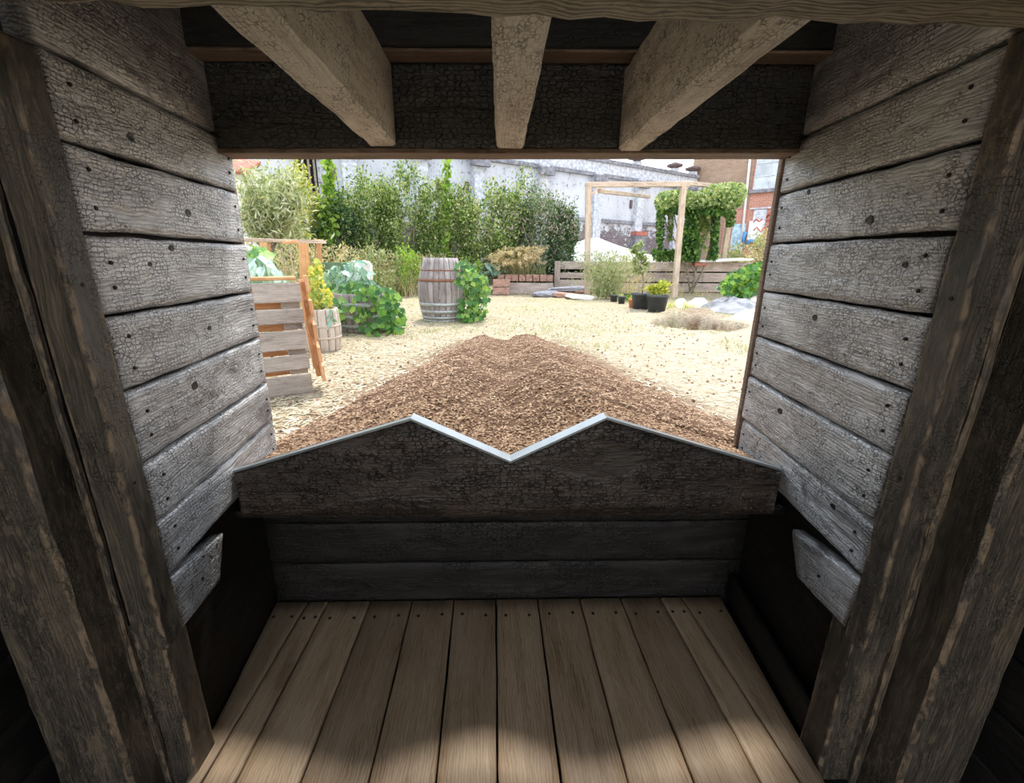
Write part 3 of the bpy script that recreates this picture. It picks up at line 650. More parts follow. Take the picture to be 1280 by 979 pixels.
heap = tag(obj('soil_heap', mesh('soil_heap', V, Fc, True), None, None, m_soil), 'long brown heap of bark soil with two ridges behind the notched board', 'heap')
# loose bark chips on the heap, straw on the ground
def scatter_strips(name, P, L, wd, hgt, flat=.25):
    n = len(P); a = RNG.random(n)*2*math.pi; t = np.stack([np.cos(a), np.sin(a), RNG.normal(size=n)*flat], 1); t /= np.linalg.norm(t, axis=1, keepdims=True)
    s = np.cross(t, np.stack([RNG.normal(size=n)*.3, RNG.normal(size=n)*.3, np.ones(n)], 1)); s /= np.linalg.norm(s, axis=1, keepdims=True); u = np.cross(s, t)
    l = L*(.4+1.1*RNG.random((n, 1))); w2 = wd*(.5+RNG.random((n, 1)))*.5
    V = np.stack([P-t*l*.5-s*w2, P-t*l*.5+s*w2, P+t*l*.5+s*w2, P+t*l*.5-s*w2, P+u*hgt], 1)
    return quads(name, V, 5, ((0, 1, 4), (1, 2, 4), (2, 3, 4), (3, 0, 4)))
n = 36000; fi = RNG.random(n)**1.5*(len(rows)-16); ii = fi.astype(int); jj = RNG.integers(2, NX-2, n); fu = RNG.random((n, 1)); fv = RNG.random((n, 1))
P = hV[ii, jj]*(1-fu)*(1-fv)+hV[ii, jj+1]*fu*(1-fv)+hV[ii+1, jj]*(1-fu)*fv+hV[ii+1, jj+1]*fu*fv; P[:, 2] += .004
P = P[P[:, 1] > 1.20]
obj('bark_chips', scatter_strips('bark_chips', P, .015, .005, .003), heap, None, L_chip, True)
def scatter_ground(n, y0, y1, pw_=1.):
    y = y0*(y1/y0)**RNG.random(n); x = (RNG.random(n)*1.55-.76)*(y*.66+.45); z = np.array([gz(a, b) for a, b in zip(x, y)])+.006; P = np.stack([x, y, z], 1)
    a = np.interp(y, tl[:, 0], tl[:, 1]); b = np.interp(y, tr[:, 0], tr[:, 1]); keep = (x < a+.02) | (x > b-.02) | (y > 5.3)
    e = ((x-pcx)/pw)**2+((y-pcy)/.5)**2; return P[keep & (e > .8)]
P = scatter_ground(30000, 1.7, 13.)
L_ = P[:, 0] < .2*P[:, 1]; P = P[L_ | (RNG.random(len(P)) < .35)]
obj('straw', scatter_strips('straw', P, .055, .006, .002, .12), ground, None, L_straw, True)
P = scatter_ground(1500, 1.7, 9.)
obj('clods', scatter_strips('clods', P, .022, .018, .013, .3), ground, None, L_chip, True)
P = scatter_ground(1400, 4.5, 12.); P = P[[mnoise.noise(Vector((p[0]*.7, p[1]*.7, 9))) > .05 for p in P]]
V = []
for p in P:
    for k in range(4): V.append(p)
V = np.array(V); me = blades('short_grass', (0, 0, 0), len(V), .07, .8, .009, (0, 0), 2); obj('short_grass', me, ground, None, L_sage, True)
co = np.zeros(len(me.vertices)*3, np.float32); me.vertices.foreach_get('co', co); co = co.reshape(-1, 6, 3) + V[:, None, :]*np.array([1, 1, 1]) + RNG.normal(size=(len(V), 1, 3))*np.array([.05, .05, 0]); me.vertices.foreach_set('co', co.reshape(-1).astype(np.float32)); me.update()

# ================================================================== GARDEN THINGS
def board(name, a, b, wd, th, mat, parent, zdir=(0, 0, 1), **k): return timber(name, a, b, wd, th, mat, parent, zdir, k.get('bev', .004), k.get('seg', .2), k.get('jit', .0015))

# ---- compost bay of pallets at the left edge of the opening
A = G(391.5, 492); dv = Vector((.85, .53, 0)).normalized(); nv_ = Vector((dv.y, -dv.x, 0)); Lp = 1.05       # dv runs to the right and away, nv_ faces us
def zat(v, Yd): return at(385, v, Yd).z
bin_ = thing('pallet_bin', 'weathered grey slatted pallet compost bin beside the left plank wall', 'compost bin', A)
Bq = A - dv*Lp
for (v0, v1) in ((353.5, 377.5), (385.5, 403.5), (412, 435.5), (442.5, 460), (467, 489.5)):
    z1, z0 = zat(v0, A.y), zat(v1, A.y); zc = (z0+z1)/2
    board('slat', Bq+Vector((0, 0, zc)), A+Vector((0, 0, zc)), z1-z0, .022, m_pallet, bin_, nv_)
H = zat(350, A.y)
for s_ in (.06, .90):
    p = A - dv*Lp*(1-s_) - nv_*.06
    if s_ > .8: p = A - dv*.065 - nv_*.075
    for (v0, v1) in ((378, 385), (404, 411), (436, 442), (461, 466)):
        z1, z0 = zat(v0, A.y), zat(v1, A.y)
        hb = .055 if s_ > .8 else .14
        board('block', p-dv*hb+Vector((0, 0, (z0+z1)/2)), p+dv*hb+Vector((0, 0, (z0+z1)/2)), z1-z0+.01, .09, m_pallet, bin_, nv_, bev=.002)
for (v0, v1) in ((377, 386), (403, 412), (435, 443), (460, 467)):
    z1, z0 = zat(v0, A.y), zat(v1, A.y); p = -nv_*.125+Vector((0, 0, (z0+z1)/2))
    board('rear_slat', Bq+p, A-dv*.03+p, z1-z0+.03, .02, m_orange, bin_, nv_)
board('foot', A-dv*.36-nv_*.02+Vector((0, 0, .018)), A-nv_*.02+Vector((0, 0, .022)), .10, .045, m_pallet, bin_, nv_)
board('top_board', Bq-nv_*.05+Vector((0, 0, H+.01)), A-dv*.02-nv_*.05+Vector((0, 0, H+.01)), .12, .022, m_orange, bin_)
# side pallet leaning outwards, seen along its edge
e0 = at(379, 352, A.y+.10); e1 = at(400, 470, A.y+.10); sdv = Vector((-nv_.x, -nv_.y, 0))*-1
side = thing('leaning_pallet', 'orange-brown pallet leaning on the right end of the slatted bin', 'pallet', (e1.x, e1.y, 0))
for f in (.02, .26, .50, .73, .93):
    c = e0.lerp(e1, f); ax = (e1-e0).normalized()
    o_ = Vector((.022, -.006, 0))
    board('slat', c+o_+ax*-.055, c+o_+ax*.055, .30, .02, m_orange, side, Vector((.9, .43, .12)), bev=.002)
board('stringer', e0+Vector((-.012, .02, 0)), e1+Vector((-.012, .02, 0)), .06, .04, m_orange, side, Vector((.9, .43, .12)))
board('stringer', e0+Vector((-.13, .26, 0)), e1+Vector((-.13, .26, 0)), .06, .04, m_orange, side, Vector((.9, .43, .12)))

# ---- staved barrels
def barrel(name, label, pos, prof, hoops, ns, mat, rz=0, th=.02, group=None):
    t = thing(name, label, 'barrel', pos, rz, group)
    zz = np.linspace(prof[0][0], prof[-1][0], 15); rr = np.interp(zz, [p[0] for p in prof], [p[1] for p in prof])
    for _ in range(2): rr[1:-1] = .25*rr[:-2]+.5*rr[1:-1]+.25*rr[2:]
    for i in range(ns):
        a0, a1 = 2*math.pi*(i+.035)/ns, 2*math.pi*(i+.965)/ns; V = []; Fc = []; zm = prof[-1][0]/2; off = random.uniform(-.003, .003)
        # local x runs up the stave so that the grain follows it
        for z, r in zip(zz, rr):
            r += off
            for (a, q) in ((a0, r-.004), (a0*.75+a1*.25, r), (a0*.25+a1*.75, r), (a1, r-.004), (a1, r-th), (a0, r-th)): V.append((z, q*math.cos(a), q*math.sin(a)))
        for k in range(len(zz)-1):
            for j in range(6): Fc.append((k*6+j, k*6+(j+1) % 6, (k+1)*6+(j+1) % 6, (k+1)*6+j))
        Fc.append(tuple(range(5, -1, -1))); Fc.append(tuple((len(zz)-1)*6+j for j in range(6)))
        M = WM[t.name] @ Matrix(((0, 1, 0), (0, 0, 1), (1, 0, 0))).to_4x4()
        obj('stave', mesh('stave', V, Fc, True), t, M, mat)
    for (z, h, m) in hoops:
        r0 = np.interp(z-h/2, zz, rr)+.004; r1 = np.interp(z+h/2, zz, rr)+.004
        V, Fc = lathe([(r0-.006, -h/2), (r0, -h/2), ((r0+r1)/2+.002, 0), (r1, h/2), (r1-.006, h/2)], 40); obj('hoop', mesh('hoop', V, Fc, True), t, WM[t.name] @ Matrix.Translation((0, 0, z)), m)
    return t, zz, rr
pB = G(551, 403); scl = 1.0
HB = at(547, 321.5, pB.y+.25).z - .01
def hz(v): return at(548, v, pB.y-.2).z
t, _, _ = barrel('barrel', 'tall upright grey wine barrel with steel hoops on the straw', pB+Vector((0, .3, 0)), [(0, .30), (.16, .345), (.42, .375), (.66, .350), (HB, .255)],
    [(hz(351.5), .042, m_rust), (hz(383), .05, m_steel), (hz(392.5), .05, m_steel), (hz(400.5), .04, m_steel), (hz(338.5), .02, m_rust), (.012, .03, m_steel)], 24, m_stave)
V, Fc = lathe([(0, 0), (.24, 0), (.24, .02), (0, .02)], 24); obj('lid', mesh('lid', V, Fc), t, WM[t.name] @ Matrix.Translation((0, 0, HB-.05)), m_stave)
pH = G(446, 418)
t, _, _ = barrel('half_barrel', 'dark half barrel overgrown by squash near the pallet bin', pH+Vector((0, .34, 0)), [(0, .33), (.25, .37), (.50, .36)], [(.09, .05, m_steel), (.21, .05, m_steel), (.36, .06, m_steel)], 22, m_stave)
for k in range(7):       # rounded stave tops standing above the rim
    a = -math.pi/2 + (k-3)*.28
V, Fc = lathe([(0, 0), (.34, 0), (.34, .02), (0, .02)], 20); obj('soil', mesh('soil', V, Fc), t, WM[t.name] @ Matrix.Translation((0, 0, .44)), m_soil)
pK = G(398, 443)
t, _, _ = barrel('keg_planter', 'small pale staved tub right behind the leaning pallet', pK+Vector((-.02, .2, 0)), [(0, .17), (.22, .195), (.44, .175)], [(.15, .02, m_stave_w), (.27, .02, m_stave_w)], 14, m_stave_w)
V, Fc = lathe([(0, 0), (.165, 0), (.165, .02), (0, .02)], 16); obj('soil', mesh('soil', V, Fc), t, WM[t.name] @ Matrix.Translation((0, 0, .40)), m_soil)

# ---- large leaved plants: each leaf is a piece of its own
def leaf_mesh(name, lobes=5, cup=.18):
    V = [(0, 0, 0)]; n = 14
    for i in range(n+1):
        a = -2.75+5.5*i/n; r = .5*(1+.16*math.cos(lobes*a))*(.86+.14*math.cos(a)); V.append((.28+r*math.cos(a), r*math.sin(a), cup*r*r*1.6+.03*math.sin(lobes*a)))
    V[0] = (.10, 0, 0); return mesh(name, V, [(0, i, i+1) for i in range(1, n+1)], True)
me_sq = leaf_mesh('leaf'); me_sq.materials.append(L_squash)
V = []; Fc = []
for i in range(7):
    f = i/6; wdt = .20*math.sin(math.pi*min(1, f*.85+.12))**.8
    for s_ in (-1, 0, 1): V.append((f, s_*wdt+.02*math.sin(i*2.5)*s_, .25*f*f*-1+.06*abs(s_)+.02*math.sin(i*2+s_)))
for i in range(6):
    for s_ in (0, 1): a = i*3+s_; Fc.append((a, a+3, a+4, a+1))
me_kale = mesh('kale_leaf', V, Fc, True); me_kale.materials.append(L_kale)
def put_leaf(me, name, p, parent, size, face, roll=0.):
    face = Vector(face).normalized(); down = Vector((random.uniform(-.6, .6), random.uniform(-.6, .6), -.7)); x = (down-face*down.dot(face)).normalized()
    M = frame(p, x, face) @ Matrix.Rotation(random.uniform(-.7, .7)+roll, 4, 'Z') @ Matrix.Diagonal((size, size, size, 1)); return obj(name, me, parent, M)
def leafy_thing(name, label, cat, base, n, region, size, me=me_sq, lname='leaf', group=None, outc=None):
    t = thing(name, label, cat, base, 0, group); oc = Vector(outc if outc else base)
    tips = []
    for i in range(n):
        p = region(i/n); o = p-oc; f = Vector((o.x, o.y-.25, abs(o.z)*.5+.25)) + Vector((random.gauss(0, .6), random.gauss(0, .55), random.gauss(.1, .45)))*max(.3, o.length)
        put_leaf(me, lname, p, t, size*random.uniform(.65, 1.25), f)
        if i % 9 == 0: tips.append(p)
    stems('stem', base, tips, .010, .004, m_greenstem, t, 4, .1); return t
def in_px(poly, Y0, Y1, bulge=.0):
    """points of a leafy mass that fills an outline seen from the eye between two depths"""
    us = [q[0] for q in poly]; vs = [q[1] for q in poly]
    def inside(u, v):
        r = False
        for (a, b), (c, d) in zip(poly, poly[1:]+poly[:1]):
            if (b > v) != (d > v) and u < (c-a)*(v-b)/(d-b)+a: r = not r
        return r
    def f(_):
        while True:
            u = random.uniform(min(us), max(us)); v = random.uniform(min(vs), max(vs))
            if inside(u, v): break
        p = at(u, v, random.uniform(Y0, Y1)); p.z = max(p.z, .05); return p
    return f
yb = pB.y
leafy_thing('squash_plant', 'bright green trailing squash vine spilling down beside the tall barrel', 'plant', (pB.x+.52, yb+.25, 0), 330,
    in_px([(566, 327), (585, 325), (596, 338), (608, 345), (613, 362), (607, 385), (600, 403), (580, 404), (572, 392), (576, 370), (566, 345)], yb-.15, yb+.45), .088, outc=(pB.x+.45, yb+.4, .5))
yh = pH.y
leafy_thing('squash_plant', 'dark green squash plant sprawling over the half barrel and straw', 'plant', (pH.x+.2, yh+.2, 0), 300,
    in_px([(437, 372), (452, 360), (470, 356), (492, 362), (503, 385), (506, 412), (490, 416), (474, 418), (455, 418), (448, 400), (440, 385)], yh-.22, yh+.5), .095, outc=(pH.x+.2, yh+.5, .3))
leafy_thing('squash_plant', 'low squash leaves between the pale tub and the half barrel', 'plant', (pH.x-.45, yh-.1, 0), 80,
    in_px([(402, 372), (420, 370), (432, 385), (430, 400), (420, 412), (410, 417), (404, 405)], yh-.3, yh+.2), .10, outc=(pH.x-.4, yh+.2, .3))
leafy_thing('squash_plant', 'yellow-lit squash leaves growing over the rim of the half barrel', 'plant', (pH.x-.1, yh+.35, .45), 90,
    in_px([(400, 360), (415, 352), (430, 356), (448, 350), (462, 356), (455, 366), (436, 372), (418, 378), (404, 374)], yh+.1, yh+.6), .095, outc=(pH.x, yh+.5, .3))
leafy_thing('kale_plant', 'grey-green kale with arching leaves above the half barrel', 'plant', (pH.x-.1, yh+.9, 0), 150,
    in_px([(402, 338), (425, 330), (447, 326), (462, 345), (468, 360), (445, 362), (420, 358), (404, 352)], yh+.5, yh+1.1), .15, me_kale, 'kale_leaf', outc=(pH.x, yh+1., .4))
leafy_thing('kale_plant', 'small blue-green kale under the pale tub rim', 'plant', (pK.x+.1, pK.y+.25, .42), 16,
    in_px([(404, 386), (414, 384), (416, 400), (408, 404)], pK.y+.1, pK.y+.3), .13, me_kale, 'kale_leaf')
leafy_thing('kale_plant', 'broad cabbage leaves behind the top of the slatted bin', 'plant', (at(325, 345, 4.2).x, 4.2, 0), 60,
    in_px([(312, 322), (325, 320), (340, 336), (352, 338), (358, 346), (312, 347)], 3.7, 4.4), .15, me_kale, 'kale_leaf', outc=(at(325, 345, 4.2).x, 4.3, .3))
leafy_thing('squash_plant', 'young yellow-green leaves at the foot of the olive tree', 'plant', (at(320, 335, 4.4).x, 4.4, 0), 26,
    in_px([(312, 312), (328, 312), (332, 322), (318, 330), (312, 332)], 4.2, 4.7), .17, outc=(at(320, 335, 4.4).x, 4.5, .3))
leafy_thing('squash_plant', 'bright squash mound in front of the right sleeper bed', 'plant', (G(930, 372).x, G(930, 372).y, 0), 300,
    in_px([(897, 358), (910, 345), (925, 334), (945, 326), (968, 322), (968, 362), (945, 368), (925, 372), (905, 366)], 9.8, 11.3), .125, outc=(6.0, 11.3, .4))

leaf_mass_later = ('ground_cover', 'fine leafy undergrowth beneath the right squash mound', 'plant')
# nasturtium: many small yellow-green leaves tumbling from the tub
def leaf_mass(name, label, cat, base, poly, Y0, Y1, n, size, mat, group=None, aspect=.7, stem=m_greenstem, nst=6):
    t = thing(name, label, cat, base, 0, group); f = in_px(poly, Y0, Y1); P = np.array([f(0) for _ in range(n)])
    obj('foliage', leaf_cloud('foliage', P, size, aspect, .3), t, None, mat, True)
    stems('stem', base, [Vector(P[i]) for i in range(0, n, max(1, n//nst))], .012, .004, stem, t, 4); return t
leaf_mass('nasturtium', 'yellow-green nasturtium cascading between the orange posts and the tub', 'plant', (pK.x, pK.y+.25, .42), [(386, 340), (395, 322), (402, 330), (404, 352), (416, 372), (412, 392), (400, 396), (388, 388)], pK.y+.1, pK.y+.9, 520, .06, L_nast)

leaf_mass(*leaf_mass_later, (6.0, 10.9, 0), [(899, 360), (910, 348), (925, 338), (945, 330), (968, 326), (968, 362), (945, 367), (925, 370), (905, 366)], 10.2, 11.4, 1500, .10, L_bright)
# ---- rough timber trellis frame behind the bin
yT = 4.9
fr = thing('trellis_frame', 'orange timber trellis frame standing behind the slatted bin', 'trellis', (at(381, 420, yT).x, yT, 0))
def px_post(u0, v0, u1, v1, Y, wd, mat, parent, name='post', toground=True):
    a = at(u0, v0, Y); b = at(u1, v1, Y)
    if toground: d = (b-a); b = a + d*((a.z)/(a.z-b.z)); b.z = 0.
    return timber(name, b, a, wd, wd, mat, parent, (0, 1, 0), .004, .3, .002)
px_post(379, 304, 383, 380, yT, .075, m_orange, fr); px_post(398.5, 303, 400.5, 360, yT+.7, .045, m_orange, fr); px_post(331, 303, 335, 345, yT+.1, .08, m_orange, fr)
timber('rail', at(296, 300, yT), at(408, 302.5, yT+.3), .05, .035, m_pole, fr, (0, 0, 1), .004, .3, .003)
timber('rail', at(355, 303, yT-.05), at(402, 301.5, yT+.7), .04, .03, m_orange, fr, (0, 0, 1), .004, .3, .003)
for (u0, u1) in ((352, 358), (362, 370)): timber('cane', (lambda q: Vector((q.x, q.y, 0)))(at(u1, 345, yT+.3)), at(u0, 310, yT+.3), .015, .015, m_pole, fr, (0, 1, 0), .003, .3, .002)

# ---- olive tree
yO = 5.6; ob = at(339, 345, yO); olive = thing('olive_tree', 'small silvery olive tree with a thin trunk by the left wall', 'tree', (ob.x, yO, 0))
oc_ = at(343, 302, yO); tips = [at(random.uniform(308, 388), random.uniform(212, 290), yO+random.uniform(-.5, .5)) for _ in range(26)]
Vt, Ft = tube_geo([(ob.x, yO, 0), at(339, 345, yO), at(337, 320, yO), oc_], [.05, .042, .036, .03], 8); obj('trunk', mesh('trunk', Vt, Ft, True), olive, None, m_bark)
st = stems('branch', oc_, tips, .018, .004, m_bark, olive, 5); st.name = 'branch'
def twig_leaves(tips, base, n, size, spread):
    P = []
    for i in range(n):
        t_ = random.choice(tips); f = random.uniform(.35, 1.05); P.append(Vector(base).lerp(t_, f)+Vector((random.gauss(0, spread), random.gauss(0, spread), random.gauss(0, spread))))
    return np.array(P)
obj('foliage', leaf_cloud('foliage', twig_leaves(tips, oc_, 5200, .09, .085), .085, .22, .5), olive, None, L_olive, True)

# ---- cold frame with pale end and dark green back
yC = 9.2; cf = thing('cold_frame', 'dark green cold frame with a rounded pale end behind the kale', 'cold frame', (at(433, 350, yC).x, yC, 0))
a, b = at(399, 328, yC), at(441, 328, yC); slab('panel', [Vector((a.x, yC, .0)), Vector((b.x, yC, .0)), Vector((b.x, yC, a.z)), Vector((a.x, yC, a.z))], .05, m_greenboard, cf, .3, .004, .002, .002)
fp = [at(u, v, yC-.04) for (u, v) in ((441, 328), (455, 327.5), (461, 328.5), (463.5, 332), (464, 345), (464, 362))]; Vt, Ft = tube_geo(fp, .035, 6); obj('frame', mesh('frame', Vt, Ft, True), cf, None, m_whitewood)
a, b = at(441, 330, yC+.05), at(461, 330, yC+.05); slab('pane', [Vector((a.x, yC+.05, .0)), Vector((b.x, yC+.05, .0)), Vector((b.x, yC+.05, a.z)), Vector((a.x, yC+.05, a.z))], .02, m_whitewood, cf, .3, .004, .002, .002)

# ---- raised beds
def sleeper_bed(name, label, p0, p1, zs, mat, nseg=1, gap=.012, th=.10, group=None, cat='raised bed'):
    p0, p1 = Vector(p0), Vector(p1); t = thing(name, label, cat, p0, 0, group); d = (p1-p0)
    for (z0, z1) in zs:
        cuts = [0]+sorted(random.uniform(.25, .75) if nseg == 2 else (i+random.uniform(-.15, .15))/nseg for i in range(1, nseg))+[1]
        for a, b in zip(cuts, cuts[1:]):
            o = Vector((random.uniform(-.01, .01), random.uniform(-.02, .02), (z0+z1)/2)); timber('sleeper', p0+d*a+o+d.normalized()*.006, p0+d*b+o-d.normalized()*.006, z1-z0-gap, th, mat, t, (d.y, -d.x, 0), .010, .3, .004)
    return t
rb0, rb1 = G(738, 366), G(985, 367); yR = 13.2; rb0 = Vector((at(738, 366, yR).x, yR, 0)); rb1 = Vector((at(990, 366, yR+.6).x, yR+.6, 0))
hR = at(800, 326.5, yR).z
sleeper_bed('sleeper_bed', 'long grey sleeper bed three timbers high on the right', rb0, rb1, [(0, hR*.33), (hR*.33, hR*.665), (hR*.665, hR)], m_sleeper, 2, .035)
slab('back_panel', [rb0+Vector((0, .12, 0)), rb1+Vector((0, .12, 0)), rb1+Vector((0, .12, hR*.95)), rb0+Vector((0, .12, hR*.95))], .05, m_hole, bpy.data.objects['sleeper_bed'], .5, .004, .0, .0, 2)
lb = Vector((at(692, 362, yR).x, yR-.15, 0)); lb1 = Vector((at(741, 362, yR).x, yR-.15, 0))
t = sleeper_bed('sleeper_bed', 'short sleeper bed end with dark slots beside the hedge corner', lb, lb1, [(0, hR*.42), (hR*.45, hR*.64), (hR*.73, hR*.98)], m_sleeper)
board('upright', lb+Vector((.06, -.07, 0)), lb+Vector((.06, -.07, hR*.98)), .16, .05, m_sleeper, t, (0, -1, 0))
slab('back_panel', [lb+Vector((0, .14, 0)), lb1+Vector((0, .14, 0)), lb1+Vector((0, .14, hR*.95)), lb+Vector((0, .14, hR*.95))], .05, m_hole, t, .5, .004, .001, .001)
yL = 13.0; l0 = Vector((at(455, 360, yL).x, yL, 0)); l1 = Vector((at(527, 360, yL).x, yL, 0)); hL = at(490, 353.5, yL).z
sleeper_bed('low_bed', 'low pale sleeper bed left of the tall barrel', l0, l1, [(0, hL)], m_sleeper)
# brick edged bed right of the barrel
yW = 12.6; w0, w1 = at(622, 360, yW).x, at(691, 360, yW).x; zb0, zb1 = at(650, 361.5, yW).z, at(650, 343, yW).z
t = thing('brick_bed', 'low bed edged with red bricks on a sleeper behind the squash vine', 'raised bed', ((w0+w1)/2, yW, 0))
zm = at(650, 352, yW).z; timber('sleeper', (w0, yW, zm*.45), (w1, yW, zm*.45), zm*.9, .12, m_sleeper, t, (0, -1, 0), .01, .3, .004)
nbk = 8; 
for i in range(nbk):
    a = w0+(w1-w0)*(i+.06)/nbk; b = w0+(w1-w0)*(i+.94)/nbk; timber('brick', (a, yW+random.uniform(-.02, .02), (zm+zb1)/2), (b, yW+random.uniform(-.02, .02), (zm+zb1)/2), (zb1-zm)*.92, .11, m_brickr, t, (0, -1, 0), .012, .1, .004)
cx, cy = at(626, 366, 12.2).x, 12.2
for (dx, z) in ((0, .10), (.02, .31)): timber('brick', (cx-.22+dx, cy, z), (cx+.22+dx, cy, z), .19, .2, m_brickr, t, (0, -1, 0), .012, .1, .006)
# white board and sack laid on the right bed
a, b = at(866, 328, yR-.1), at(934, 326.5, yR+.4); t = tag(timber('white_plank', a+Vector((0, 0, .03)), b+Vector((0, 0, .05)), .5, .07, m_white, None, (0, 0, 1), .02, .2, .012), 'white board lying along the top of the right sleeper bed', 'board')
timber('red_end', a+Vector((0, -.02, -.05)), a+Vector((.35, -.02, -.05)), .30, .08, m_roofred, t, (0, 0, 1), .01, .2, .01)

# ---- pile of broken slabs and wood
def rock(p, s, k):
    V, Fc = boxgeo((0, 0, 0), (1, 1, 1)); 
    me = bpy.data.meshes.new('slab'); import bmesh
    bm = bmesh.new(); bmesh.ops.create_icosphere(bm, subdivisions=2, radius=.5)
    for v in bm.verts:
        c = v.co; c.x = math.copysign(abs(c.x*2)**.6/2, c.x); c.y = math.copysign(abs(c.y*2)**.6/2, c.y); c.z = math.copysign(abs(c.z*2)**.6/2, c.z); c *= 1+.3*nz(c, 2, k)
    bm.to_mesh(me); bm.free(); return me
pile = [(683, 371, 1.0, .16, m_dtrim, 'dark broken slab at the left end of the rubble pile'), (697, 369, 1.1, .13, m_dtrim, 'long dark slab low in the rubble pile'), (712, 361, 1.6, .12, m_dtrim, 'long flat slab topmost in the rubble pile'), (706, 372, .8, .13, m_brickr, 'reddish broken lump in front of the rubble pile'), (725, 374, .9, .11, m_white, 'pale flat stone at the right end of the rubble pile'), (728, 364, .8, .14, m_brickr, 'brown slab under the grey-green weeds')]
for i, (u, v, L, h, m, lab) in enumerate(pile):
    p = G(u, v); z = 0 if i != 2 else .16; y0 = p.y + (.0 if i != 2 else 0)
    if i in (2, 5): p = at(u, v, 11.9); 
    o = tag(obj('rubble_slab', rock(None, None, i*7.3), None, Matrix.Translation((p.x, p.y, max(p.z, h*.45))) @ Matrix.Rotation(random.uniform(-.3, .3), 4, 'Z') @ Matrix.Rotation(random.uniform(-.12, .12), 4, 'Y') @ Matrix.Diagonal((L*.75, .5, h, 1)), m), lab, 'rubble', 'rubble beside the grey-green weeds')

# ---- plant pots
def pot(label, u, v, r, h, mat=m_pot, square=False):
    p = G(u, v); t = thing('plant_pot', label, 'plant pot', (p.x, p.y+r, 0))
    V, Fc = lathe([(0, .0), (r*.78, .0), (r*.98, h*.86), (r*1.06, h*.86), (r*1.06, h), (r*.96, h), (r*.93, h*.88), (0, h*.88)], 24 if not square else 4, math.pi/4, math.pi/4+2*math.pi)
    obj('body', mesh('body', V, Fc, not square), t, None if False else WM[t.name], mat)
    V, Fc = lathe([(0, h*.90), (r*.9, h*.89)], 16); obj('soil', mesh('soil', V, Fc), t, WM[t.name], m_soil); return t
p1 = pot('round black plastic pot holding the small bay tree', 805, 387.5, .205, .31); p2 = pot('black plastic pot with a yellow-leaved shrub, rightmost pot', 825, 391, .195, .31)
p3 = pot('small terracotta pot left of the bay tree pot', 793, 385, .10, .17, m_terra)
for i, (u, v, lab) in enumerate(((768, 378, 'small dark nursery pot beneath the grey-green weeds'), (778, 380, 'small dark nursery pot next to a pale clump'), (785, 376, 'small dark nursery pot half hidden behind the terracotta pot'))): pot(lab, u, v, .085, .16)
# bay tree on a stem, in the round pot
pb1 = WM[p1.name].to_translation(); bay = thing('bay_tree', 'little standard tree with a round crown in the round black pot', 'tree', pb1+Vector((0, 0, .27)))
Vt, Ft = tube_geo([pb1+Vector((0, 0, .25)), pb1+Vector((.0, 0, .6)), at(801, 338, pb1.y)], [.016, .013, .012], 6); obj('trunk', mesh('trunk', Vt, Ft, True), bay, None, m_bark)
P, o = clump_points(700, at(800, 331, pb1.y), (.17, .17, .20), 16, .25, .5); obj('foliage', leaf_cloud('foliage', P, .075, .45, .4, o), bay, None, L_sage, True)
P, o = clump_points(160, at(799, 312, pb1.y), (.12, .12, .14), 8, .25, .5); obj('shoots', leaf_cloud('shoots', P, .10, .3, .8, o), bay, None, L_viney, True)
pb2 = WM[p2.name].to_translation(); ys = thing('yellow_shrub', 'yellow-green shrub growing in the rightmost black pot', 'plant', pb2+Vector((0, 0, .27)))
P, o = clump_points(420, at(824, 361, pb2.y), (.19, .17, .13), 14, .25, .5); obj('foliage', leaf_cloud('foliage', P, .10, .3, .6, o), ys, None, L_yellow, True); stems('stem', pb2+Vector((0, 0, .26)), [at(824+k, 360, pb2.y) for k in (-9, -4, 3, 8)], .008, .004, m_greenstem, ys)
def tuft(name, label, u, v, n, h, lean, wd, area, mat, Y=None, group=None, extra=None, dy=0.):
    p = G(u, v) if Y is None else Vector((at(u, v, Y).x, Y, 0)); t = thing(name, label, 'plant', p, 0, group)
    obj('blades', blades('blades', p+Vector((0, dy, 0)), int(n*.36), h, lean*1.7, wd*.7, area, 4, .8), t, None, mat, True)
    if h > .45:
        m2 = random.choice((mat, L_sage, L_dry)); k = int(n*2.6); f = RNG.random(k)**.8; q = np.stack([p.x+RNG.normal(size=k)*area[0]*.65, p.y+RNG.normal(size=k)*area[1]*.6, p.z+.08+h*.95*f], 1)
        obj('seed_heads', leaf_cloud('seed_heads', q, .085, .22, .9), t, None, m2, True)
    if extra: extra(t, p)
    return t
tuft('weed_tuft', 'green weed tuft right of the black pots', 850, 385, 160, .26, .8, .03, (.35, .2), L_yellow)
tuft('weed_tuft', 'green weed tuft in front of the grey tarpaulin', 866, 391, 120, .24, .9, .03, (.25, .15), L_sage)
tuft('weed_tuft', 'bright green herbs behind the round black pot', 795, 378, 300, .36, .7, .03, (.45, .2), L_bright)
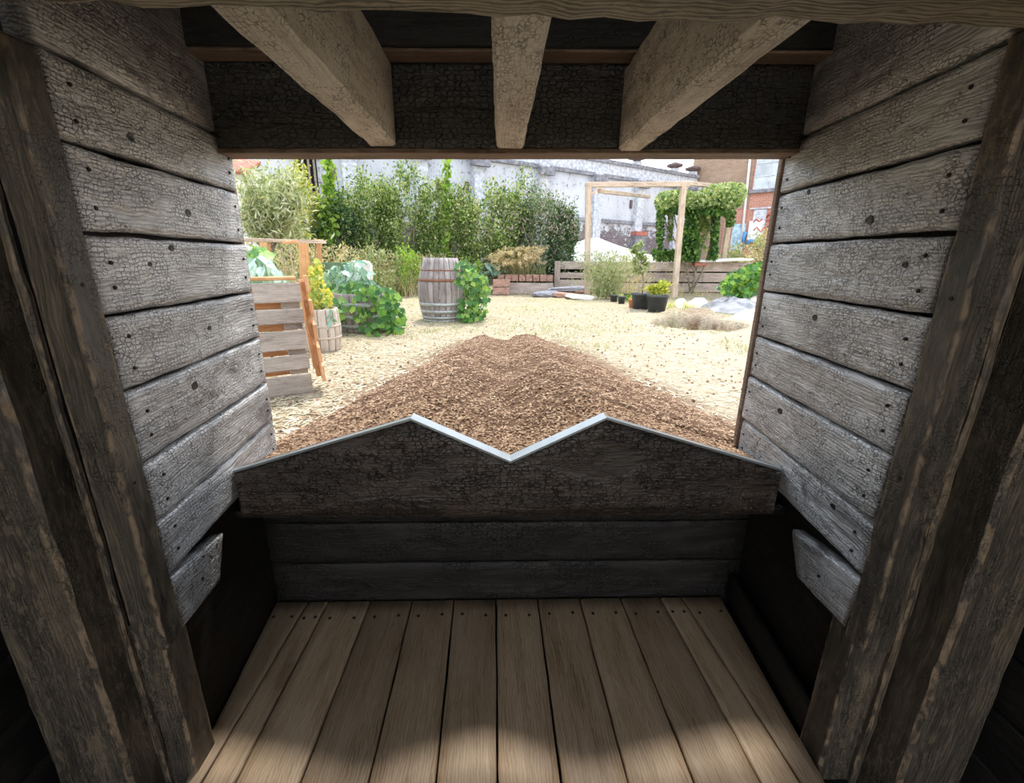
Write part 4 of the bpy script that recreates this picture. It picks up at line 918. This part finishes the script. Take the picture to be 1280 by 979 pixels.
# grey-green weeds left of the pots
def weedleaf(t, p):
    P = []
    for i in range(1900):
        f = random.random(); a = random.uniform(0, 6.28); r = random.random()**.5*(.25+.5*f); P.append((p.x+r*math.cos(a)*1.05, p.y+r*math.sin(a)*.6, .05+1.05*f*random.uniform(.75, 1.05)))
    obj('foliage', leaf_cloud('foliage', np.array(P), .085, .3, .8), t, None, L_sage, True)
tuft('tall_weeds', 'tall grey-green weeds left of the potted bay tree', 757, 374, 260, 1.15, .5, .016, (.45, .25), L_sage, None, None, weedleaf)
tuft('tall_weeds', 'fading wispy weeds standing behind the small nursery pots', 782, 368, 240, 1.0, .5, .018, (.6, .25), L_dry, 12.0)
for i, (u, n, h, lab) in enumerate(((838, 50, .9, 'dry stalks leaning on the sleeper bed by the pergola post'), (858, 60, .45, 'dry weeds along the sleeper bed right of the pergola post'), (885, 60, .35, 'short dry weeds under the white board'), (668, 60, .18, 'rusty dry grass in front of the low brick bed'), (738, 90, .6, 'pale weeds at the short sleeper bed'))):
    tuft('dry_weeds', lab, u, 366, n, h, .9, .022, (.55, .15), L_dry, 12.35, 'dry weeds along the beds')

# ---- tarpaulin and sacks beside the pit
def cloth(name, label, cat, poly, mat, hmax, seed, th=.012, n=26):
    pts = [G(u, v) for (u, v) in poly]; c = sum(pts, Vector())/len(pts); V = []; Fc = []; nr = 16; na = 80
    def rim(a):
        best = 0; d = Vector((math.cos(a), math.sin(a), 0))
        for q, r in zip(pts, pts[1:]+pts[:1]):
            e = r-q; den = d.x*e.y-d.y*e.x
            if abs(den) < 1e-9: continue
            w0 = q-c; tt = (w0.x*e.y-w0.y*e.x)/den; ss = (w0.x*d.y-w0.y*d.x)/den
            if tt > 0 and -.001 <= ss <= 1.001: best = max(best, tt)
        return best
    for i in range(nr+1):
        f = i/nr
        for k in range(na):
            a = 2*math.pi*k/na; r = rim(a)*f; x, y = c.x+r*math.cos(a), c.y+r*math.sin(a); fold = (.5-abs(nz((x*.6+y, y*1.5, seed), 1.6, seed)))*1.1+.9*(.35-abs(nz((x-.5*y, y, seed), 3.2, seed)))
            V.append((x, y, gz(x, y)+.015+hmax*(1-f**2.5)*(.35+fold)))
    for i in range(nr):
        for k in range(na): Fc.append((i*na+k, i*na+(k+1) % na, (i+1)*na+(k+1) % na, (i+1)*na+k))
    nb = len(V)
    for k in range(na): q = V[nr*na+k]; V.append((q[0], q[1], q[2]-.05))
    for k in range(na): Fc.append((nr*na+k, nr*na+(k+1) % na, nb+(k+1) % na, nb+k))
    Fc = [f[::-1] for f in Fc]
    Fc = [f[::-1] for f in Fc]
    return tag(obj(name, mesh(name, V, Fc, True), None, None, mat), label, cat)
cloth('tarpaulin', 'crumpled grey tarpaulin on the ground above the pit', 'tarpaulin', [(874, 386), (893, 376), (915, 374), (932, 381), (950, 384), (950, 391), (928, 394), (903, 392), (885, 389)], m_tarp, .17, 3.)
cloth('sack', 'flat tan sack at the right edge between pit and tarpaulin', 'sack', [(914, 397), (935, 393), (956, 392), (956, 402), (930, 402)], m_bag, .13, 8.)
cloth('sack', 'white sack on the straw left of the tarpaulin', 'sack', [(856, 383), (866, 376), (884, 377), (886, 383), (870, 386)], m_bagw, .13, 12.)
cloth('sack', 'small white sack just right of the yellow shrub', 'sack', [(842, 381), (850, 377), (859, 380), (856, 385), (846, 386)], m_bagw, .12, 15.)
cloth('sack', 'pinkish sack heaped behind the tarpaulin by the right wall', 'sack', [(926, 380), (940, 374), (958, 373), (958, 382), (940, 383)], m_bag, .17, 19.)

# ---- sheet covered sand heap beyond the sleeper bed
ms = at(765, 320, 17.); V = []; Fc = []; nx_, ny_ = 40, 14; xa, xb = at(712, 320, 17.).x, at(826, 320, 17.).x; ztop = [at(u, v, 17.).z for u, v in ((712, 318), (724, 302), (738, 297.5), (752, 298), (770, 305), (790, 311.5), (810, 317), (826, 321))]; xt = [at(u, 300, 17.).x for u in (712, 724, 738, 752, 770, 790, 810, 826)]
for i in range(nx_+1):
    x = xa+(xb-xa)*i/nx_; h = np.interp(x, xt, ztop)
    for j in range(ny_+1): f = j/ny_; V.append((x, 16.3+1.9*f, max(0., h*math.sin(math.pi*min(1., f*1.0))**.55)+.02*nz((x, f*3, 0), 2) if 0 < j < ny_ else 0))
for i in range(nx_):
    for j in range(ny_): a = i*(ny_+1)+j; Fc.append((a, a+ny_+1, a+ny_+2, a+1))
tag(obj('sand_heap', mesh('sand_heap', V, Fc, True), None, None, m_sheet), 'white sheet-covered heap behind the sleeper bed under the pergola', 'heap')

# ---- pergola with its climber
yP = 11.6; pg = thing('pergola', 'light timber pergola standing over the right raised bed', 'pergola', (at(790, 366, yP).x, yP, 0))
pl0, pr0 = at(735, 231, yP), at(854.5, 230, yP); px_post(735.5, 230, 734, 345, yP, .13, m_pole, pg); px_post(855, 228, 845, 345, yP, .12, m_pole, pg)
yQ = 14.3; pr1 = at(906, 234, yQ); pl1 = at(812, 246, yQ+.4)
px_post(914, 258, 904, 322, yQ, .13, m_pole, pg); px_post(824, 248, 824, 300, yQ+.3, .12, m_pole, pg)
timber('beam', pl0+Vector((-.05, 0, .0)), pr0+Vector((.15, 0, 0)), .09, .11, m_pole, pg, (0, 0, 1), .008, .3, .004)
timber('beam', pl0+Vector((.3, .1, -.12)), pl1, .08, .10, m_pole, pg, (0, 0, 1), .008, .3, .004)
timber('beam', pr0+Vector((0, .02, .03)), pr1, .08, .10, m_pole, pg, (0, 0, 1), .008, .3, .004)
timber('brace', at(737, 246, yP-.02), at(748, 234, yP-.02), .06, .05, m_pole, pg, (0, 1, 0), .004, .3, .002); timber('brace', at(852, 243, yP-.02), at(861, 231, yP+.15), .06, .05, m_pole, pg, (0, 1, 0), .004, .3, .002)
timber('brace', at(915, 238, yQ-.4), at(920, 252, yQ-.4), .07, .05, m_orange, pg, (0, 1, 0), .004, .3, .002)
cv = thing('climbing_vine', 'dark green climber draped in curtains over the pergola', 'vine', (at(868, 330, 13.).x, 13., 0))
def vine_part(poly, Y0, Y1, n, size, mat, nm='foliage'):
    f = in_px(poly, Y0, Y1); P = np.array([f(0) for _ in range(n)]); out = np.tile(np.array([[0, -.5, -.5]]), (n, 1)); obj(nm, leaf_cloud(nm, P, size, .75, -.2, out), cv, None, mat, True)
vine_part([(818, 250), (826, 240), (845, 238), (870, 240), (890, 232), (912, 228), (930, 230), (934, 243), (925, 258), (908, 262), (895, 256), (870, 262), (850, 258), (830, 262), (820, 262)], 11.9, 14.2, 4600, .09, L_viney, 'crown')
vine_part([(820, 252), (845, 246), (880, 246), (915, 244), (926, 256), (905, 270), (880, 268), (850, 268), (824, 268)], 12.2, 14.3, 2200, .095, L_vine, 'crown')
vine_part([(857, 256), (872, 256), (873, 290), (874, 326), (850, 326), (850, 312), (857, 280)], 12.4, 13.6, 3600, .11, L_vine, 'curtain')
vine_part([(889, 256), (901, 256), (898, 285), (896, 326), (884, 326), (889, 300)], 12.8, 13.9, 1300, .11, L_vine, 'curtain')
vine_part([(868, 262), (886, 262), (888, 290), (880, 318), (872, 300)], 14.0, 14.6, 350, .15, L_viney, 'curtain')
vine_part([(822, 258), (832, 258), (830, 290), (828, 312), (822, 312), (820, 285)], 12.8, 13.6, 420, .10, L_vine, 'strand')
vine_part([(836, 258), (842, 258), (840, 300), (834, 302)], 12.8, 13.6, 220, .10, L_viney, 'strand')
vine_part([(905, 262), (920, 264), (918, 282), (908, 284)], 13.6, 14.3, 200, .10, L_vine, 'strand')
vine_part([(816, 312), (850, 312), (850, 326), (816, 326)], 13.6, 14.4, 600, .11, L_vine, 'foot')
stems('stem', (at(868, 330, 13.).x, 13., 0), [at(u, 255, 13.) for u in (826, 840, 860, 872, 890, 905)], .03, .012, m_bark, cv)
bush('shrub', 'pale straggly shrub at the foot of the brick building', 'shrub', (at(940, 310, 15.5).x, 15.5, .8), (1.2, .6, .95), 2200, .12, L_sage, None, 26, .35)
bush('shrub', 'dry yellowish bush behind the right squash mound', 'shrub', (at(968, 320, 13.9).x, 13.9, 1.0), (.9, .5, 1.1), 1900, .11, L_dry, None, 24, .35)

# ---- hedge of mixed shrubs before the white wall
HG = 'shrubs along the whitewashed wall'
def hbush(u, v, Y, hw_px, top_v, n, size, mat, lab, **k):
    c = at(u, 300, Y); hw = hw_px*Y*1.02/F; top = at(u, top_v-9, Y).z
    return bush('shrub', lab, 'shrub', (c.x, Y, top*.5), (hw, min(hw, 1.1), top*.52), n, size, mat, HG, **k)
def panicles(t):
    b = WM[t.name].to_translation(); V = []
    for ch in t.children:
        if ch.name.startswith('foliage'):
            me = ch.data; n = len(me.vertices); co = np.zeros(n*3, np.float32); me.vertices.foreach_get('co', co); co = co.reshape(-1, 3); idx = RNG.choice(n, 420); V = co[idx]
    V = V[V[:, 2] > np.median(V[:, 2])]; P = np.repeat(V, 5, 0)+RNG.normal(size=(len(V)*5, 3))*.05+np.array([0, -.05, .06]); obj('flower_heads', leaf_cloud('flower_heads', P, .07, .35, .9), t, None, L_pink, True)
L_pink = leafmat('faded_flower_heads', [(.36, .28, .25), (.54, .45, .41), (.66, .58, .50)], .1)
hbush(425, 0, 12.6, 32, 248, 7560, .085, L_dark, 'dark leafy shrub behind the olive tree with a yellow fringe')
hbush(466, 0, 13.2, 38, 226, 8820, .085, L_hedge, 'mid green loose shrub left of the tallest climber shoot')
hbush(506, 0, 13.2, 34, 216, 7980, .085, L_hedge, 'upright green shrub above the left side of the barrel')
hbush(556, 0, 13.6, 38, 232, 8820, .085, L_hedge, 'rounded green shrub directly above the barrel')
hbush(604, 0, 13.4, 42, 238, 9660, .085, L_hedge, 'wide grey-green shrub at the middle of the hedge', extra=panicles)
hbush(640, 0, 14.0, 36, 222, 7980, .085, L_hedge, 'tall shrub with arching tops right of the hedge middle')
hbush(676, 0, 13.6, 38, 232, 9660, .085, L_bud, 'grey-flowered buddleia near the right end of the hedge', extra=panicles)
hbush(702, 0, 13.5, 22, 268, 6300, .085, L_dark, 'dark blue-green shrub closing the right end of the hedge', extra=panicles)
hbush(345, 0, 11.0, 36, 232, 5460, .085, L_sage, 'pale dry shrub behind the olive tree on the far left')
hbush(388, 0, 12.4, 24, 222, 4620, .085, L_yellow, 'yellowing ragged shrub under the dark wall opening')
def climber(u0, v0, u1, v1, Y, wpx, n, lab, mat=L_bright):
    b = at(u1, v1, Y); t = thing('climber', lab, 'plant', (b.x, Y, 0)); P = []; top = at(u0, v0, Y)
    for i in range(n):
        f = random.random(); p = Vector((b.x, Y, .8)).lerp(top, f); r = wpx*Y/F*(1-.55*f); P.append(p+Vector((random.gauss(0, r*.5), random.gauss(0, r*.4), random.gauss(0, .06))))
    obj('foliage', leaf_cloud('foliage', np.array(P), .15, .7, 0.), t, None, mat, True)
    Vt, Ft = tube_geo([(b.x, Y, 0), (b.x+.05, Y, top.z*.5), top], [.03, .02, .008], 5); obj('stem', mesh('stem', Vt, Ft, True), t, None, m_bark); return t
climber(411, 196, 405, 270, 12.2, 13, 520, 'tall light green climber shoot reaching the lintel on the left')
climber(559, 199, 553, 265, 13.0, 8, 300, 'slim yellow-green climber shoot standing above the barrel')
climber(548, 225, 546, 265, 13.0, 8, 200, 'shorter green climber shoot left of the slim one', L_viney)
climber(365, 214, 368, 262, 11.8, 13, 330, 'yellow-green creeper hanging below the dark wall opening', L_yellow)
# dry grasses and weeds at the hedge foot
for i, (u, Y, n, h, m, lab) in enumerate(((420, 11.0, 420, 1.15, L_dry, 'dry tall grass behind the trellis frame'), (455, 11.5, 420, 1.1, L_dry, 'dry brown grass above the cold frame'), (488, 11.6, 420, 1.0, L_dry, 'tawny dry grass behind the low pale bed'), (512, 11.9, 300, .95, L_sage, 'thin grassy blades with a few green heads just left of the barrel'), (540, 12.4, 300, 1.0, L_dry, 'dry weeds half hidden behind the barrel'), (372, 9.5, 420, 1.25, L_dry, 'pale dry grass right of the olive trunk'), (330, 9.0, 300, 1.0, L_sage, 'green weeds behind the olive trunk'), (490, 12.3, 260, .6, L_bright, 'low bright greens growing in the low pale bed'), (580, 12.9, 260, .8, L_sage, 'weeds right behind the squash vine'))):
    tuft('tall_grass', lab, u, 350, n, h, .55, .024, (.75, .35), m, Y, 'grasses at the hedge foot')
def kale_px(u, v, Y, lab):
    b = at(u, v, Y); t = thing('kale_plant', lab, 'plant', (b.x, Y, 0))
    for i in range(16): put_leaf(me_kale, 'kale_leaf', b+Vector((random.gauss(0, .16), random.gauss(0, .12), random.gauss(.0, .08))), t, .26, (random.gauss(0, .6), -.4, .8))
    stems('stem', (b.x, Y, 0), [b], .03, .02, m_greenstem, t)
kale_px(624, 338, 12.9, 'blue-green agave-like kale left of the plumed grass'); kale_px(602, 333, 12.6, 'blue-green kale topping the squash vine by the barrel')
pm = thing('plume_grass', 'golden plume grass arching over the low brick bed', 'plant', (at(648, 345, 12.95).x, 12.95, .45)); b = pm.location
tips = []; 
for i in range(46):
    f = i/45; u = 606+75*f+random.uniform(-5, 5); v = 308+random.uniform(0, 24)+(10 if f < .15 else 0); tips.append(at(u, v, 12.3+random.uniform(-.3, .3)))
parts = []
for tpx in tips:
    c0 = Vector((b.x+random.uniform(-.35, .35), 12.95, .4)); mid = c0.lerp(tpx, .6)+Vector((0, 0, .28)); parts.append(tube_geo([c0, c0.lerp(mid, .6), mid, tpx], [.008, .007, .006, .003], 4))
V, Fc = join(parts); obj('stalks', mesh('stalks', V, Fc), pm, None, L_dry, True)
P = []
for tpx in tips:
    c0 = Vector((b.x, 12.95, .4)); mid = c0.lerp(tpx, .6)+Vector((0, 0, .28))
    for k in range(46): f = random.random(); P.append(mid.lerp(tpx, f)+Vector((random.gauss(0, .03), random.gauss(0, .03), random.gauss(-.02, .03))))
obj('plumes', leaf_cloud('plumes', np.array(P), .085, .22, -.2), pm, None, L_pampas, True)
obj('blades', blades('blades', b, 260, .6, .8, .022, (.8, .2)), pm, None, L_sage, True)

# ================================================================== BUILDINGS
dw = Vector((.85, .53, 0)).normalized(); nw = Vector((dw.y, -dw.x, 0)); P0 = at(871, 222, 24.); P0.z = 0; cW = nw.dot(P0)
def onw(u, v, off=0.): return onpl(u, v, nw, cW+off)
def sw(u, v=260): return dw.dot(onw(u, v)-P0)
def wpt(s, z, off=0.): return P0+dw*s+nw*off+Vector((0, 0, z))
wb = thing('warehouse', 'long whitewashed brick warehouse with sooty coping behind the hedge', 'building', P0, math.atan2(dw.y, dw.x))
ztp = EYE+3.86
def wbox(name, s0, s1, z0, z1, off0, off1, mat, parent=wb):
    c = (s1-s0, off1-off0, z1-z0); V, Fc = boxgeo((0, 0, 0), (c[0], c[2], c[1])); M = frame(wpt((s0+s1)/2, (z0+z1)/2, (off0+off1)/2), dw, nw); return obj(name, mesh(name, V, Fc), parent, M, mat)
# wall, one box; the far left opening is a black plate painting its shade
V, Fc = boxgeo((0, 0, 0), (34, ztp, .4)); M = frame(wpt(-16.9, 0, -.2), dw, nw); M = M @ Matrix.Translation((0, ztp/2, 0))
V = [v+Vector((0, ztp/2, 0)) for v in V]; obj('wall', mesh('wall', V, Fc), wb, frame(wpt(-16.9, 0, -.2), dw, nw), m_wwall)
wbox('coping', -34, .1, ztp, ztp+.14, -.45, .12, m_dtrim); wbox('string_course', -34, 0, EYE+3.30, EYE+3.44, 0, .12, m_dtrim)
wbox('parapet_band', -34, 0, EYE+3.44, ztp, 0, .05, m_wtrim)
for u in (871, 846, 797, 744, 677, 598, 527, 440): 
    s = sw(u-1); p_ = wbox('pilaster', s-.22, s+.22, 0, EYE+3.45, 0, .22, m_wtrim)
    wbox('pilaster_head', s-.34, s+.34, EYE+3.05, EYE+3.32, .22, .40, m_dtrim, p_)
    wbox('tie_plate', s-.5, s-.36, EYE+2.2, EYE+2.55, 0, .05, m_ledge)
wbox('ledge', -9.5, -.3, EYE+1.52, EYE+1.66, 0, .10, m_dtrim)
wbox('ledge', -20, -9.5, EYE+1.35, EYE+1.43, 0, .06, m_dtrim)
for u in (797.5, 845, 868):                      # cowls standing on the coping
    s = sw(u, 215); b = wpt(s, ztp+.14, -.1); k = .85 if u < 800 else .7
    V, Fc = lathe([(.14, 0), (.14, .16*k), (.17, .26*k), (.50*k, .34*k), (.52*k, .46*k), (.24*k, .54*k), (.10, .60*k), (.0, .60*k)], 20); cwl = obj('cowl', mesh('cowl', V, Fc, True), wb, Matrix.Translation(b), m_ledge)
    V, Fc = boxgeo((0, 0, .05), (.34, .34, .2)); obj('cowl_base', mesh('cowl_base', V, Fc), cwl, Matrix.Translation(b), m_wtrim)
V, Fc = lathe([(.05, 0), (.05, .55)], 8); obj('pipe', mesh('pipe', V, Fc), wb, Matrix.Translation(wpt(sw(797, 205), ztp+.7, -.1)), m_ledge)
s = sw(795, 300); mb = wbox('metal_cupboard', s-.35, s+.35, EYE+.2, EYE+1.05, 0, .3, m_dtrim); wbox('red_lid', s-.38, s+.38, EYE+1.05, EYE+1.22, 0, .34, m_roofred, mb)
s0, s1 = sw(369, 222), sw(397, 222); wbox('opening', s0, s1, EYE+1.75, EYE+2.75, 0, .03, m_hole); wbox('opening_lintel', s0-.3, s1+.15, EYE+2.72, EYE+2.9, 0, .12, m_ledge); wbox('opening_sill', s0-.1, s1+.1, EYE+1.66, EYE+1.75, 0, .15, m_ledge)  # flat black plate on the wall paints the dark inside
for k in range(4): ss = s0+(s1-s0)*(k+.5)/4; wbox('bar', ss-.03, ss+.03, EYE+1.75, EYE+2.72, .03, .07, m_bark)
wbox('grey_panel', sw(433, 220), sw(452, 220), EYE+1.9, EYE+2.3, 0, .05, m_dtrim)
# lean-to with red roof and white palings at the far left
yS = 10.6; a, b = at(288, 225, yS), at(324, 225, yS); sh = thing('shed', 'white paling shed with a faded red roof at the far left', 'shed', ((a.x+b.x)/2, yS, 0))
zt_ = at(305, 212, yS).z
for k in range(13): x = a.x+(b.x-a.x)*(k+.5)/13; timber('paling', (x, yS, 0), (x, yS, zt_), .06, .03, m_wood_w, sh, (0, -1, 0), .004, .5, .002)
slab('wall', [Vector((a.x, yS+.05, 0)), Vector((b.x, yS+.05, 0)), Vector((b.x, yS+.05, zt_)), Vector((a.x, yS+.05, zt_))], .04, m_wood_w, sh, .5, .004, 0, 0, 2)
slab('roof', [Vector((a.x-.2, yS-.15, zt_)), Vector((b.x-.12, yS-.15, zt_-.05)), Vector((b.x-.3, yS+.8, zt_+.32)), Vector((a.x-.2, yS+.8, zt_+.36))], .08, m_roofred, sh, .3, .004, .004, .004)

# right hand brick building
dr = Vector((.72, -.69, 0)).normalized(); nr = Vector((dr.y, -dr.x, 0)); Q0 = P0+dw*.05-nw*.3+Vector((0, 0, 0)); cQ = nr.dot(Q0)
if nr.y > 0: nr = -nr; cQ = nr.dot(Q0)
def onr(u, v, off=0.): return onpl(u, v, nr, cQ+off)
rbld = thing('brick_building', 'brown and red brick building with a steel window at the right', 'building', Q0, math.atan2(dr.y, dr.x))
def rbox(name, s0, s1, z0, z1, off0, off1, mat, parent=rbld):
    V, Fc = boxgeo((0, 0, 0), (s1-s0, z1-z0, off1-off0)); M = frame(Q0+dr*((s0+s1)/2)+nr*((off0+off1)/2)+Vector((0, 0, (z0+z1)/2)), dr, nr); return obj(name, mesh(name, V, Fc), parent, M, mat)
def sr(u, v=240): return dr.dot(onr(u, v)-Q0)
def zr(u, v): return onr(u, v).z
s_a, s_b = sr(938), sr(1015)
rbox('wall', -.02, s_a, 0, 9.5, -.4, 0, m_brown); rbox('wall', s_a, s_b+2, 0, 9.5, -.42, -.02, m_red)
rbox('lower_wall', sr(905, 280), s_a, 0, zr(920, 262), 0, .03, m_red)
wz0, wz1 = zr(955, 236), zr(955, 194); wx0, wx1 = sr(945, 215), sr(981, 215)
wf = rbox('window', wx0, wx1, wz0, wz1+.3, -.02, .02, m_dtrim)
for (f0, f1) in ((.02, .49), (.52, .98)):
    for (g0, g1) in ((.03, .30), (.325, .62), (.645, .97)): rbox('pane', wx0+(wx1-wx0)*f0, wx0+(wx1-wx0)*f1, wz0+(wz1+.3-wz0)*g0, wz0+(wz1+.3-wz0)*g1, .02, .035+random.uniform(0, .006), m_glass, wf)
for (f0, f1, g0, g1) in ((-.01, .02, 0, 1), (.98, 1.01, 0, 1), (.49, .52, 0, 1), (0, 1, .30, .325), (0, 1, .62, .645), (0, 1, -.01, .03), (0, 1, .97, 1.)):
    rbox('glazing_bar', wx0+(wx1-wx0)*f0, wx0+(wx1-wx0)*f1, wz0+(wz1+.3-wz0)*g0, wz0+(wz1+.3-wz0)*g1, .03, .07, m_wtrim, wf)
rbox('sill', wx0-.15, wx1+.1, wz0-.16, wz0-.02, -.02, .14, m_dtrim, rbld)
rbox('white_panel', sr(941, 275), sr(957, 275), zr(949, 292), zr(949, 262), -.02, .02, m_wtrim); rbox('ledge', sr(938, 260), s_b, zr(955, 261), zr(955, 261)+.06, -.02, .06, m_wtrim)
rbox('blue_hoarding', sr(915, 295), sr(931, 295), zr(923, 312), zr(923, 280), .03, .08, m_blue); rbox('white_door', sr(936, 285), sr(953, 285), zr(945, 300), zr(945, 276), .0, .04, m_white)
q0, q1 = onr(939, 190, .06), onr(930, 300, .06); q1 = Vector((q0.x-.1, q0.y, 0)); s_ = sr(938.5, 197)
a, b = Q0+dr*sr(938.5, 197)+nr*.09+Vector((0, 0, 9.4)), Q0+dr*(sr(930, 300))+nr*.09
Vt, Ft = tube_geo([a, Vector((*(Q0+dr*sr(938.5, 197)+nr*.09).xy, zr(938, 197))), b], .055, 8); obj('downpipe', mesh('downpipe', Vt, Ft, True), rbld, None, m_white)
def scrawl(pts, mat, r=.035, off=.03):
    Vt, Ft = tube_geo([onr(u, v, off) for (u, v) in pts], r, 5); obj('paint_scrawl', mesh('paint_scrawl', Vt, Ft, True), rbld, None, mat)
for pts in ([(958, 272), (961, 267), (964, 270), (966, 264), (970, 262)], [(958, 277), (963, 274), (968, 268)], [(942, 278), (945, 274), (949, 277), (953, 274)], [(959, 284), (962, 281), (961, 288), (966, 284)], [(942, 288), (946, 284), (951, 290), (956, 284)]): scrawl(pts, m_redpaint)
scrawl([(932, 290), (929, 297), (929, 303)], m_bluepaint, .09, .12); scrawl([(933, 305), (938, 301), (943, 302)], m_bluepaint, .08, .12)

# leafy weeds mixed through the dry grass
for (u, Y, hw, tv, n, m, lab) in ((468, 11.0, 20, 306, 900, L_sage, 'pale leafy weed clump above the low pale bed'), (506, 11.6, 16, 300, 800, L_bright, 'leafy green weed clump left of the barrel top'), (432, 10.4, 16, 312, 600, L_dry, 'brown seed-headed weed clump above the cold frame'), (592, 12.6, 14, 318, 500, L_bright, 'bright green weed clump behind the squash vine')):
    c = at(u, 330, Y); top = at(u, tv, Y).z; bush('weed_clump', lab, 'plant', (c.x, Y, top*.5), (hw*Y/F, .4, top*.52), n, .09, m, 'leafy weed clumps at the hedge foot', 16, .4, m_greenstem)
